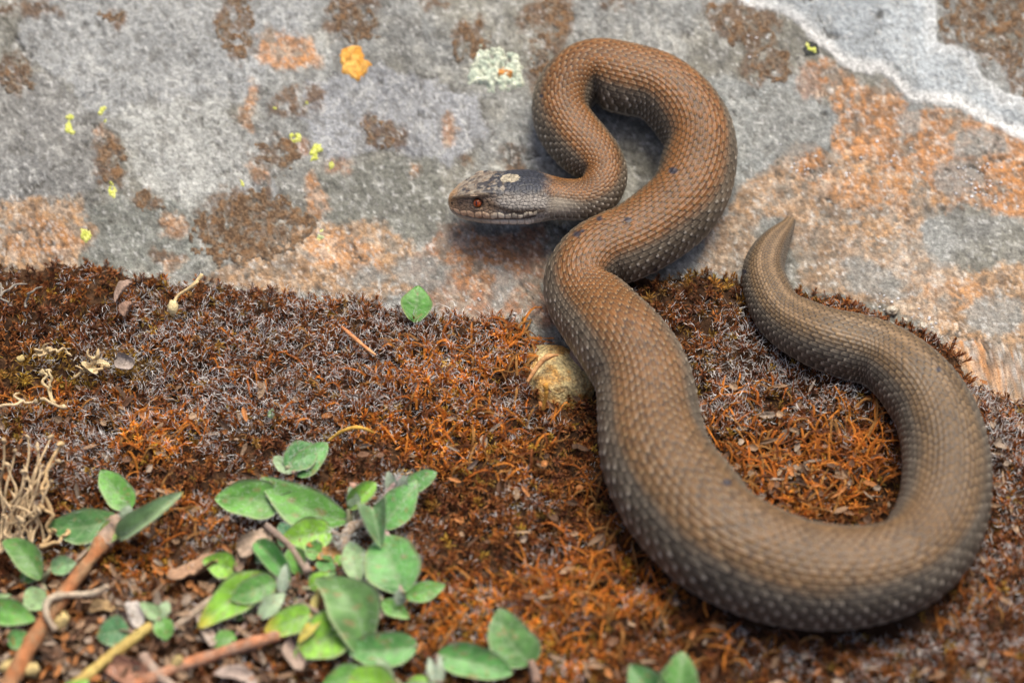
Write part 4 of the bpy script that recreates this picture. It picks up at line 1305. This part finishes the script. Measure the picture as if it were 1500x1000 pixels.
plant(438, 690, 'small trio of overlapping round leaves standing above the largest rosette', [
    (432, 696, 480, 648, 34, dict(hb_=2, ht=5, col=GB, hairs=80)),
    (418, 684, 466, 652, 38, dict(hb_=3, ht=5.5, col=(0.10, 0.27, 0.085), hairs=110, shape=-.1)),
    (428, 692, 401, 668, 18, dict(hb_=3, ht=4, col=GP, pale=.3, hairs=50)),
])
plant(400, 860, 'bright green rosette with yellow-tipped leaves, lower left of the largest rosette', [
    (402, 842, 289, 920, 44, dict(hb_=4, ht=3, bow=.06, col=GL, yel=.28, hairs=40)),
    (405, 850, 337, 878, 34, dict(hb_=5.5, ht=5.5, bow=.08, col=(0.10, 0.27, 0.05), hairs=30, shape=-.05)),
    (348, 838, 296, 820, 32, dict(hb_=3, ht=4, bow=.08, col=GL, hairs=20)),
    (425, 852, 372, 792, 30, dict(hb_=4, ht=6, cup=.6, fold=.4, col=GB, hairs=30)),
    (395, 872, 378, 836, 22, dict(hb_=4, ht=5, col=GR, hairs=20)),
    (412, 868, 418, 826, 14, dict(hb_=5, ht=8, col=GP, pale=.9, hairs=60, label='white felted rolled leaf')),
    (380, 905, 418, 868, 22, dict(hb_=3, ht=5, col=GP, pale=.5, hairs=40)),
    (462, 896, 387, 925, 36, dict(hb_=4, ht=3, bow=.08, col=GL, yel=.38, hairs=20)),
    (518, 902, 430, 962, 56, dict(hb_=3, ht=3, bow=.08, col=GL, hairs=40)),
    (430, 800, 410, 765, 30, dict(hb_=2, ht=5, col=(.06, .2, .09), hairs=20)),
    (440, 842, 425, 800, 28, dict(hb_=3, ht=6, col=GR, cup=.5, fold=.3, hairs=30)),
    (455, 862, 482, 838, 24, dict(hb_=3, ht=4, col=GL, hairs=10)),
    (345, 930, 310, 945, 24, dict(hb_=2, ht=3, col=GR, hairs=10)),
    (400, 800, 375, 825, 28, dict(hb_=3, ht=4, col=(.08, .25, .10), hairs=20)),
    (450, 930, 470, 965, 28, dict(hb_=2, ht=3, col=GR, hairs=10)),
    (360, 905, 340, 880, 26, dict(hb_=2, ht=3, col=GB, hairs=10)),
    (470, 900, 436, 942, 14, dict(hb_=6, ht=5, col=(.62, .5, .08), hairs=0, label='small yellow withered leaf')),
])
plant(540, 950, 'plant with one long arching leaf below the largest rosette', [
    (532, 958, 462, 846, 62, dict(hb_=3, ht=7, bow=.16, curve=.22, col=(0.125, 0.26, 0.075), hairs=60, shape=.05)),
    (612, 945, 506, 950, 44, dict(hb_=4, ht=4, bow=.04, cup=.4, col=GB, hairs=50)),
    (585, 1030, 508, 985, 50, dict(hb_=3, ht=4, col=GL, hairs=20)),
    (570, 1010, 555, 962, 20, dict(hb_=4, ht=5, col=GP, pale=.5, hairs=20)),
    (540, 985, 470, 1005, 30, dict(hb_=3, ht=3, col=GR, hairs=20)),
    (600, 1020, 625, 990, 24, dict(hb_=3, ht=4, col=GL, hairs=20)),
    (560, 1030, 650, 1005, 30, dict(hb_=3, ht=3, col=GP, pale=.3, hairs=20)),
])
plant(640, 985, 'low plant with a long pointed leaf at the bottom edge, right of the arching one', [
    (640, 958, 752, 986, 42, dict(hb_=3, ht=4, bow=.05, cup=.5, col=GB, hairs=60)),
    (636, 1000, 628, 962, 12, dict(hb_=4, ht=6, col=GP, pale=.9, hairs=30)),
    (645, 1000, 644, 958, 9, dict(hb_=4, ht=6, col=GP, pale=.9, hairs=30)),
])
p1 = plant(780, 985, 'single upright broad leaf on a brown stalk left of the bottom coil', [
    (780, 972, 730, 890, 58, dict(hb_=3, ht=7, bow=.05, curve=-.12, col=(0.11, 0.25, 0.07), hairs=60, shape=.05)),
])
stalk(p1, [(785, 1000, 1), (783, 985, 2), (777, 966, 3.4)], [.0011, .0014, .0007], (.30, .20, .15))
plant(975, 1010, 'pair of pointed green leaves at the bottom edge under the snake', [
    (972, 1030, 922, 972, 42, dict(hb_=3, ht=6, col=(.08, .215, .06), cup=.4, hairs=20)),
    (985, 1030, 1000, 953, 46, dict(hb_=3, ht=7, col=(.105, .26, .06), cup=.4, hairs=20)),
])
plant(609, 470, 'lone bright green leaf standing upright at the edge of moss and rock', [
    (608, 472, 613, 418, 40, dict(hb_=1.5, ht=7, bow=.05, col=(.105, .285, .055), rimc=(.36, .50, .2), tilt=1.2, hairs=20)),
])
plant(397, 612, 'tiny pale green bud in the moss above the leaf trio', [
    (397, 613, 399, 598, 9, dict(hb_=2, ht=4, col=GP, pale=.2, hairs=12))])
plant(185, 755, 'left-hand plant with three spread leaves and a long folded one', [
    (192, 745, 147, 688, 38, dict(hb_=3, ht=5, bow=.06, col=GR, hairs=50)),
    (172, 758, 66, 768, 42, dict(hb_=3, ht=3, bow=.12, curve=-.08, col=(.095, .24, .07), hairs=60)),
    (172, 788, 268, 720, 28, dict(hb_=4, ht=9, cup=.8, fold=.4, col=GP, pale=.35, hairs=70)),
    (182, 775, 142, 786, 26, dict(hb_=4, ht=4, col=(.24, .36, .07), yel=.2, hairs=20)),
    (183, 762, 190, 740, 18, dict(hb_=5, ht=7, col=GP, pale=.9, hairs=60, label='white felted young leaf')),
    (125, 800, 148, 800, 13, dict(hb_=3, ht=3, col=GP, hairs=10)),
])
plant(60, 850, 'plant at the left edge with a drooping leaf above two rounded ones', [
    (60, 848, 4, 791, 34, dict(hb_=3, ht=6, bow=.08, curve=.06, col=(.11, .26, .055), hairs=30)),
    (74, 832, 112, 824, 24, dict(hb_=4, ht=5, col=GB, pale=.3, hairs=30)),
    (66, 890, 40, 862, 30, dict(hb_=3, ht=4, col=GP, hairs=20)),
    (-20, 895, 52, 908, 34, dict(hb_=3, ht=4, col=GR, hairs=30)),
    (-25, 900, 18, 872, 30, dict(hb_=2, ht=4, col=GP, hairs=20)),
    (30, 850, 60, 835, 20, dict(hb_=2, ht=3, col=GR, hairs=10)),
    (10, 940, 45, 930, 24, dict(hb_=2, ht=3, col=GB, hairs=10)),
    (70, 885, 98, 880, 18, dict(hb_=2, ht=4, col=GL, hairs=10)),
])
plant(200, 925, 'small plant between the yellow stem and the brown stem, lower left', [
    (190, 925, 142, 932, 40, dict(hb_=3, ht=4, col=(.07, .2, .08), hairs=30)),
    (236, 905, 244, 938, 26, dict(hb_=4, ht=3, col=GR, hairs=20)),
    (236, 905, 205, 882, 18, dict(hb_=4, ht=5, col=GP, hairs=20)),
    (234, 905, 246, 880, 16, dict(hb_=4, ht=5, col=GP, pale=.3, hairs=20)),
    (90, 1025, 130, 995, 24, dict(hb_=2, ht=3, col=GL, hairs=10)),
])

# ------------------------------------------------------------------ woody and dry stems
def dead_stem(pts, rad_, col, label, cat='twig', name='fallen_twig', group=None):
    P = np.array([U(np.array([float(a)]), np.array([float(b)]), h * 1e-3)[0] for a, b, h in pts])
    V, Q, T_, tv = tube(P, np.array(rad_) * .88, 14, 14, .05, len(label), lump=.28)
    c0 = np.array(col[0]); c1 = np.array(col[1])
    nzz = fbm(V[:, 0] / .0035, V[:, 1] / .0035 + V[:, 2] / .002, len(label), 4, .7)
    C = mix(c0, c1, sstep(-.35, .35, nzz)) 
    return tag(top(name, new_mesh(name, V, Q, T_, C, M_dry)), label, cat, group)


SG = 'dead stems lying on the moss'
dead_stem([(5, 1020, 1.5), (50, 935, 3), (105, 855, 3.5), (150, 795, 4)], [.0021, .0022, .0019, .0021], [(.34, .13, .05), (.28, .17, .09)], 'thick red-brown stem slanting up at the lower left', group=SG)
dead_stem([(150, 798, 4), (172, 768, 4), (205, 775, 4)], [.0024, .0028, .0016], [(.30, .22, .17), (.38, .26, .18)], 'grey-brown knotted stem end below the left-hand plant', group=SG)
dead_stem([(95, 1015, 2), (150, 970, 3.5), (222, 915, 3)], [.0018, .0017, .0014], [(.46, .31, .09), (.50, .38, .12)], 'straight ochre-yellow stem at the lower left', group=SG)
dead_stem([(190, 1012, 2), (240, 985, 3), (310, 960, 3.5), (375, 940, 3.5), (415, 928, 3)], [.0018, .0017, .0016, .0018, .0013], [(.42, .17, .08), (.36, .22, .15)], 'red-brown stem running right along the bottom towards the rosettes', group=SG)
dead_stem([(82, 922, 5), (68, 900, 6), (72, 878, 6.5), (98, 871, 6.5), (135, 869, 7), (158, 858, 8)], [.0008, .0009, .0010, .0009, .0010, .0008], [(.46, .38, .28), (.40, .30, .21)], 'pale hooked tendril crossing the thick red-brown stem', 'tendril', 'dry_tendril')
dead_stem([(456, 915, 4), (462, 880, 3.5), (480, 845, 3)], [.0012, .0011, .0009], [(.42, .36, .12), (.34, .27, .10)], 'olive-yellow stalk between the yellow-tipped leaves and the arching leaf', group=SG)
dead_stem([(388, 768, 7), (425, 800, 6), (452, 838, 5)], [.0008, .0011, .0012], [(.33, .25, .20), (.25, .18, .14)], 'grey-brown dry stalk across the rosettes', group=SG)
dead_stem([(248, 925, 2), (300, 885, 3), (350, 850, 3.5)], [.0010, .0010, .0006], [(.42, .33, .24), (.34, .25, .18)], 'pale dry stalk left of the yellow-tipped leaf', group=SG)
dead_stem([(500, 478, 4.2), (525, 500, 4.6), (550, 520, 4.2)], [.0004, .0006, .0004], [(.52, .20, .08), (.58, .30, .14)], 'short orange stick lying on the moss at mid left', group=SG)
dead_stem([(772, 560, 4), (785, 540, 6), (800, 524, 8.5), (818, 520, 9)], [.0004, .0006, .0008, .0004], [(.42, .20, .08), (.52, .28, .12)], 'scaly orange moss shoot draped over the ochre pebble', group=SG)
dead_stem([(795, 600, 3), (800, 575, 7), (798, 562, 8.5)], [.0005, .0006, .0009], [(.50, .22, .05), (.60, .33, .06)], 'upright amber moss shoot in front of the ochre pebble', group=SG)
dead_stem([(482, 645, 3), (500, 632, 5), (525, 626, 5.5), (548, 634, 3)], [.0004, .0005, .0006, .0003], [(.50, .28, .05), (.60, .36, .07)], 'curved yellow-orange strand above the largest rosette', group=SG)
dead_stem([(210, 960, 2), (228, 985, 3), (260, 1010, 3)], [.0016, .0015, .0012], [(.36, .28, .22), (.30, .2, .15)], 'grey dead stalk under the bottom stems', group=SG)


def wither(cu, cv_, lpx, wpx, ang, col, label, seed=0, h=3.0, curl=1.0, cat='dead leaf'):
    """dry curled leaf, a cupped and twisted blade"""
    r = np.random.default_rng(seed)
    C0 = U(np.array([float(cu)]), np.array([float(cv_)]), h * 1e-3)[0]
    n, m = 14, 9
    t = np.linspace(-1, 1, n)[:, None]; s = np.linspace(-1, 1, m)[None, :]
    wf = np.sqrt(np.clip(1 - np.abs(t) ** 2.4, 0, 1)) * (1 + .15 * np.sin(3 * t + seed)) + .03
    L = lpx * PX / 2; W = wpx * PX / 2
    a = s * wf * 1.3 * curl; tw = t * .5 * math.sin(seed)
    y = W * np.sin(a) / 1.1 + 0 * t; z = W * (1 - np.cos(a)) * 1.0 + .25 * L * (t ** 2) * math.cos(seed * 2.1) + W * .12 * r.normal(0, 1, (n, m))
    x = L * t + 0 * s + W * .05 * r.normal(0, 1, (n, m))
    y, z = y * np.cos(tw) - z * np.sin(tw), y * np.sin(tw) + z * np.cos(tw)
    th = math.radians(-ang); rl = r.uniform(-.5, .5)
    y, z = y * math.cos(rl) - z * math.sin(rl), y * math.sin(rl) + z * math.cos(rl)
    y2 = y * 1.0
    P = np.stack([x * math.cos(th) - y2 * math.sin(th), (x * math.sin(th) + y2 * math.cos(th)) * 1.2, z], -1) + C0
    k = n * m; Q = grid_quads(n, m)
    bot = P.copy(); bot[..., 2] -= .00018
    rimidx = np.concatenate([np.arange(m), np.arange(1, n) * m + m - 1, (n - 1) * m + np.arange(m - 2, -1, -1), np.arange(n - 2, 0, -1) * m])
    r2 = np.roll(rimidx, -1)
    V = np.concatenate([P.reshape(-1, 3), bot.reshape(-1, 3)])
    nz = fbm(t * 3 + seed, s * 2 + 0 * t, 800 + seed, 3)
    C = np.array(col) * (1 + .35 * nz)[..., None]
    me = new_mesh('dead_leaf', V, np.concatenate([Q, Q[:, ::-1] + k, np.stack([rimidx, rimidx + k, r2 + k, r2], -1)]), col=np.concatenate([C.reshape(-1, 3)] * 2), mat=M_dry)
    return tag(top('dead_leaf', me), label, cat, 'dead curled leaves')


GD = (.26, .18, .13)
wither(180, 425, 40, 18, -58, (.27, .19, .15), 'twisted grey-brown dead leaf on the moss near the rock, upper left', 1, 5)
wither(187, 452, 24, 20, -70, (.24, .15, .11), 'small cupped dead leaf right below the twisted one at upper left', 2, 4)
wither(183, 531, 30, 22, 10, (.30, .25, .22), 'ashy dead leaf in the yellow-green moss patch', 3, 4)
wither(372, 795, 50, 30, -20, (.40, .30, .22), 'pale rolled dead leaf at the top of the yellow-tipped rosette', 4, 6)
wither(352, 815, 40, 18, -75, (.33, .23, .16), 'limp tan dead leaf hanging beside the pale rolled one', 5, 4)
wither(285, 838, 75, 26, -22, (.34, .21, .13), 'long tan dead leaf left of the yellow-tipped rosette', 6, 3)
wither(500, 882, 70, 30, -5, (.20, .10, .06), 'dark brown dead leaf under the arching green leaf', 7, 3)
wither(485, 815, 44, 20, 5, (.46, .26, .10), 'orange-tan dead leaf in the middle of the largest rosette', 8, 3)
wither(495, 833, 36, 20, -10, (.32, .15, .09), 'reddish-brown dead leaf in the middle of the largest rosette', 9, 2.5)
wither(500, 912, 60, 18, 18, (.22, .08, .07), 'dark red withered leaf below the yellow-tipped rosette', 10, 4)
wither(430, 958, 46, 24, 60, (.32, .24, .19), 'grey-brown dead leaf left of the bottom green leaves', 11, 3)
wither(190, 985, 60, 36, 30, (.33, .17, .11), 'broad red-brown dead leaf between the bottom stems', 12, 2)
wither(196, 898, 40, 24, 60, (.44, .40, .36), 'whitish dead leaf above the small lower-left plant', 13, 3)
wither(180, 912, 34, 24, -10, (.36, .24, .19), 'pinkish-brown dead leaf left of the small lower-left plant', 14, 3)
wither(520, 722, 30, 16, 50, (.33, .20, .15), 'narrow brown dead leaf behind the folded leaf', 15, 4)
wither(150, 890, 36, 18, 0, (.44, .30, .15), 'small ochre dead leaf right of the hooked tendril', 16, 3)
wither(75, 955, 50, 22, 40, (.15, .09, .06), 'dark dead leaf beside the thick red-brown stem', 17, 2)
wither(300, 925, 46, 20, 70, (.36, .29, .24), 'grey dead leaf under the yellow tip', 18, 2.5)
wither(345, 990, 60, 22, 15, (.34, .27, .23), 'grey dead leaf at the bottom edge under the red-brown stem', 19, 2)
wither(132, 540, 30, 10, 25, (.58, .45, .26), 'shrivelled straw-coloured leaf on the broken sprig in the yellow moss', 21, 5.5)
wither(150, 533, 22, 9, 5, (.62, .50, .30), 'pale shrivelled tip beside the straw-coloured leaf in the yellow moss', 22, 5.5)
wither(66, 515, 24, 12, -10, (.50, .38, .22), 'tan shrivelled leaf under the curled sprig at the left', 23, 5.5)
wither(1140, 1015, 50, 22, 15, (.3, .2, .14), 'tan dead leaf at the bottom edge under the coil', 20, 2)

# ------------------------------------------------------------------ straw seed heads and dry branched sprigs
def capsule(center, dirv, L, W, col, parent=None, name='seed_capsule', seed=0):
    s, q = ico(9, 10)
    d = np.asarray(dirv, float); d /= np.linalg.norm(d); a = np.cross(d, [0, .3, 1]); a /= np.linalg.norm(a); b = np.cross(a, d)
    prof = 1 - .35 * np.clip(s[:, 2:3], -1, 1)
    r_ = np.random.default_rng(seed)
    loc = s * np.array([W, W, L]) * np.concatenate([prof, prof, np.ones_like(prof)], 1) * (1 + .16 * r_.normal(0, 1, (len(s), 1)))
    V = center + loc @ np.stack([a, b, d])
    me = new_mesh(name, V, q, col=np.array(col) * (1 + .15 * r_.normal(0, 1, (len(s), 1))), mat=M_dry)
    return part(name, me, parent) if parent is not None else top(name, me)


STR = (.56, .42, .22)
sh = empty('dried_flower', U(np.array([252.]), np.array([455.]))[0], 'straw-coloured seed head on a bent stalk against the moss edge, upper left', 'dry plant')
stalk(sh, [(296, 402, 8), (280, 420, 7.5), (262, 432, 7), (254, 446, 6.5)], [.0005, .0004, .0004], STR)
stalk(sh, [(291, 412, 8), (280, 421, 7.4)], [.0003, .0004], STR, 'stem')
c0 = U(np.array([253.]), np.array([452.]), .006)[0]
capsule(c0, (0.05, -.8, -.5), .0018, .0013, (.62, .50, .27), sh)


def sprig(name, base_uv, branches, label, col, rad_=.00035, caps=True, seed=0):
    o = empty(name, U(np.array([float(base_uv[0])]), np.array([float(base_uv[1])]))[0], label, 'dry plant')
    r = np.random.default_rng(seed)
    for i, b in enumerate(branches):
        f_ = np.linspace(0, 1, 7); ba = np.array(b, float)
        ba = np.stack([np.interp(f_, np.linspace(0, 1, len(ba)), ba[:, q_]) for q_ in range(3)], -1)
        ba[1:-1, 0] += r.normal(0, 2.2, 5); ba[1:-1, 1] += r.normal(0, 2.2, 5); ba[1:-1, 2] += r.normal(0, .35, 5)
        b = [tuple(q_) for q_ in ba]
        if caps and i % 2 == 0:
            e0 = ba[r.integers(2, 5)]
            stalk(o, [tuple(e0), (e0[0] + r.normal(0, 6), e0[1] - r.uniform(2, 8), e0[2] + 1), (e0[0] + r.normal(0, 11), e0[1] - r.uniform(6, 16), e0[2] + 1.6)], [rad_, rad_ * .5], np.array(col) * r.uniform(.8, 1.2), 'branch', 5)
        stalk(o, b, [rad_ * 1.3, rad_ * .9, rad_ * 1.0, rad_ * .6], np.array(col) * r.uniform(.8, 1.15), 'branch', 6)
        if caps:
            e = U(np.array([float(b[-1][0])]), np.array([float(b[-1][1])]), b[-1][2] * 1e-3)[0]
            capsule(e, (r.normal(0, .8), r.normal(0, .8), 1), rad_ * r.uniform(1.8, 3.6), rad_ * r.uniform(0.9, 1.7), np.array(col) * r.uniform(.95, 1.3), o, 'dry_bud', i)
    return o


sprig('dry_sprig', (110, 555), [[(108, 552, 4), (122, 542, 5), (138, 530, 6)], [(122, 545, 5), (140, 540, 6), (156, 536, 6)], [(128, 540, 5), (134, 526, 7), (143, 518, 8)]],
      'straw-coloured broken sprig lying in the yellow moss patch', (.52, .38, .20), .00036, seed=1)
sprig('dry_sprig', (75, 575), [[(78, 592, 4), (70, 565, 6), (62, 545, 7)], [(80, 590, 4), (76, 560, 6), (71, 543, 7)]], 'short upright straw sprig left of the broken one', (.52, .40, .22), .0004, seed=2)
sprig('dry_sprig', (50, 518), [[(50, 520, 4), (60, 514, 6), (70, 512, 6)], [(70, 512, 6), (80, 512, 6), (100, 518, 5)]], 'curled straw sprig above the yellow moss patch', (.48, .36, .20), .00034, seed=3)
sprig('dry_sprig', (0, 600), [[(-10, 598, 5), (20, 592, 6), (52, 588, 6)], [(60, 586, 5), (80, 590, 6), (92, 596, 5)]], 'pale straw laid across the moss at the left edge', (.55, .42, .25), .0004, seed=4)
br = []
r = np.random.default_rng(14)
tips = [(5, 645), (22, 660), (40, 640), (55, 655), (75, 640), (92, 650), (10, 680), (35, 690), (60, 685), (85, 675), (-5, 710), (20, 725), (45, 715), (75, 705), (5, 755), (30, 760), (55, 745), (38, 702)]
bases = [(20, 800), (45, 805), (65, 800), (0, 810)]
for i, (a, b) in enumerate(tips):
    bu, bv = bases[r.integers(0, 4)]
    mu, mv = (a + bu) / 2 + r.normal(0, 12), (b + bv) / 2 + r.normal(0, 6)
    br.append([(bu, bv, 1.5), (mu, mv, 5), (a, b, r.uniform(7, 11))])
sprig('dry_branching_plant', (40, 790), br, 'bleached much-branched dry plant at the left edge with bud-like tips', (.50, .37, .22), .00038, seed=5)
sprig('dry_branching_plant', (90, 800), [[(60, 800, 2), (70, 780, 4), (78, 755, 6), (60, 742, 7)], [(60, 800, 3), (85, 792, 4), (100, 780, 4)], [(75, 750, 5), (64, 720, 8), (66, 690, 9), (88, 650, 10)]],
      'thicker tan zigzag twig right of the bleached plant', (.48, .33, .17), .0005, seed=6)
sprig('grey_twig', (35, 440), [[(0, 435, 6), (15, 420, 7), (40, 416, 7)], [(38, 450, 5), (45, 430, 7), (62, 420, 8)], [(0, 415, 6), (5, 440, 6), (18, 448, 5)]], 'thin grey curled twig in the moss at the upper left', (.26, .23, .19), .0003, caps=False, seed=7)
for (cu, cv_, l_, w_, lab) in [(30, 525, .0010, .0009, 'round straw seed in the moss at the left, beside the curled sprig'), (12, 975, .0019, .0016, 'left yellow seed near the bottom left corner'), (48, 980, .0019, .0016, 'right yellow seed near the bottom left corner'),
                          (90, 908, .0024, .0020, 'tan seed at the foot of the hooked tendril'), (260, 968, .0018, .0012, 'yellow-green seed between the bottom stems')]:
    p = U(np.array([float(cu)]), np.array([float(cv_)]), .0028)[0]
    o = capsule(p, (.3, .2, .6), l_, w_, (.60, .46, .20), None, 'seed', cu)
    tag(o, lab, 'seed', 'loose seeds')

# litter flakes, far too many to count, lower left
lb = Batch(); r = np.random.default_rng(33)
for i in range(1700):
    if i < 700: u_, v_ = r.normal(170, 130), r.normal(930, 55)
    elif i < 850: u_, v_ = r.normal(420, 60), r.normal(860, 50)
    elif i < 1000: u_, v_ = r.normal(1170, 55), r.normal(690, 30)
    else: u_, v_ = r.uniform(-20, 1500), r.uniform(560, 1000)
    p = U(np.array([u_]), np.array([v_]), r.uniform(.0004, .003))[0]
    if snake_dist(p[None, 0], p[None, 1])[0] < 1.02 or mossf(p[0], p[1]) < .001: continue
    M_ = frames(r.normal(0, .5, (1, 3)) + [[0, -.2, 1]], r.uniform(0, 6.28, 1))[0]
    l_, w_ = r.uniform(.0006, .0026), r.uniform(.0003, .0010)
    q = np.array([[-l_, 0, 0], [-l_ * .4, w_, w_ * .4], [-l_ * .3, 0, -.0001], [-l_ * .4, -w_, w_ * .4], [l_ * .5, w_ * .8, w_ * .3], [l_ * .5, 0, .0001], [l_ * .5, -w_ * .8, w_ * .3], [l_, 0, w_ * .5]])
    col_ = np.array([(.24, .15, .09), (.16, .085, .05), (.28, .19, .12), (.09, .05, .03), (.36, .15, .05), (.26, .20, .15)][r.integers(0, 6)]) * r.uniform(.7, 1.2)
    lb.add(p + q @ M_, [[1, 2, 5, 4], [2, 3, 6, 5]], [[0, 2, 1], [0, 3, 2], [4, 5, 7], [5, 6, 7]], col_)
tag(link('plant_litter', lb.mesh('plant_litter', M_dry, False)), 'crumbled brown plant litter over the soil, lower left', 'litter', kind='stuff')

# ------------------------------------------------------------------ pebble and bud by the snake
def stone(cu, cv_, dims, h, col, col2, seed, name, label, cat, rot=0, mat=None):
    n1_, n2_ = 60, 80
    s, q = ico(n1_, n2_)
    a = np.arctan2(s[:, 1], s[:, 0])
    d = 1 + .26 * fbm(s[:, 0] * 1.7 + seed, s[:, 1] * 1.7 + s[:, 2], seed, 3) + .10 * fbm(s[:, 1] * 2 + 4, s[:, 2] * 2 + s[:, 0], seed + 9, 3) + .02 * fbm(s[:, 0] * 9 + s[:, 2] * 5, s[:, 1] * 9, seed + 3, 3)
    rf = np.random.default_rng(seed + 70); pn = rf.normal(0, 1, (16, 3)); pn /= np.linalg.norm(pn, axis=1)[:, None]
    hh_ = rf.uniform(.74, 1.0, 16)
    rr_ = np.min(np.where(s @ pn.T > .15, hh_ / np.maximum(s @ pn.T, .15), 9), axis=1)
    d = (.35 * d + .65 * np.minimum(rr_, 1.25))
    s2 = s * d[:, None] * np.array(dims)
    ca, sa = math.cos(rot), math.sin(rot)
    s2 = np.stack([s2[:, 0] * ca - s2[:, 1] * sa, s2[:, 0] * sa + s2[:, 1] * ca, s2[:, 2]], -1)
    p = U(np.array([float(cu)]), np.array([float(cv_)]), h)[0]
    m = fbm(s[:, 0] * 3 + s[:, 2], s[:, 1] * 3 + s[:, 2] * 2, seed + 20, 4, .6)
    C = mix(col, col2, sstep(-.3, .35, m))
    return tag(top(name, new_mesh(name, p + s2, q, col=C, mat=mat or M_stone)), label, cat)


stone(818, 556, (.0088, .0100, .0062), -.0012, (.46, .36, .17), (.40, .21, .05), 5, 'pebble', 'ochre and cream pebble half sunk in the moss beside the snake', 'pebble', .5)
stone(852, 532, (.0026, .0044, .0030), .0050, (.26, .18, .13), (.20, .13, .095), 9, 'seed_husk', 'dull brown husk wedged between the ochre pebble and the snake', 'husk', .6, M_dry)
for (cu, cv_, s_, lab) in [(1305, 455, .0016, 'cream grit stone on the rock ledge above the tail, upper one'), (1352, 478, .0014, 'white grit stone by the moss fringe at the right'), (1325, 470, .0010, 'small grit stone between two pale ones above the tail')]:
    stone(cu, cv_, (s_, s_ * .8, s_ * .7), .0006, (.50, .46, .38), (.36, .30, .22), cu, 'grit_stone', lab, 'grit stone')
print('head depth', np.interp([60, 162, 700, 1100, 1500], tt, depth), 'rad', np.interp([60, 162, 700, 1100, 1500], tt, rad), 'NR', NR, 'NT', NT, 'strands', cnt)
print('loops', sum(len(o.data.loops) - 2 * len(o.data.polygons) for o in COL.objects if o.type == 'MESH'))
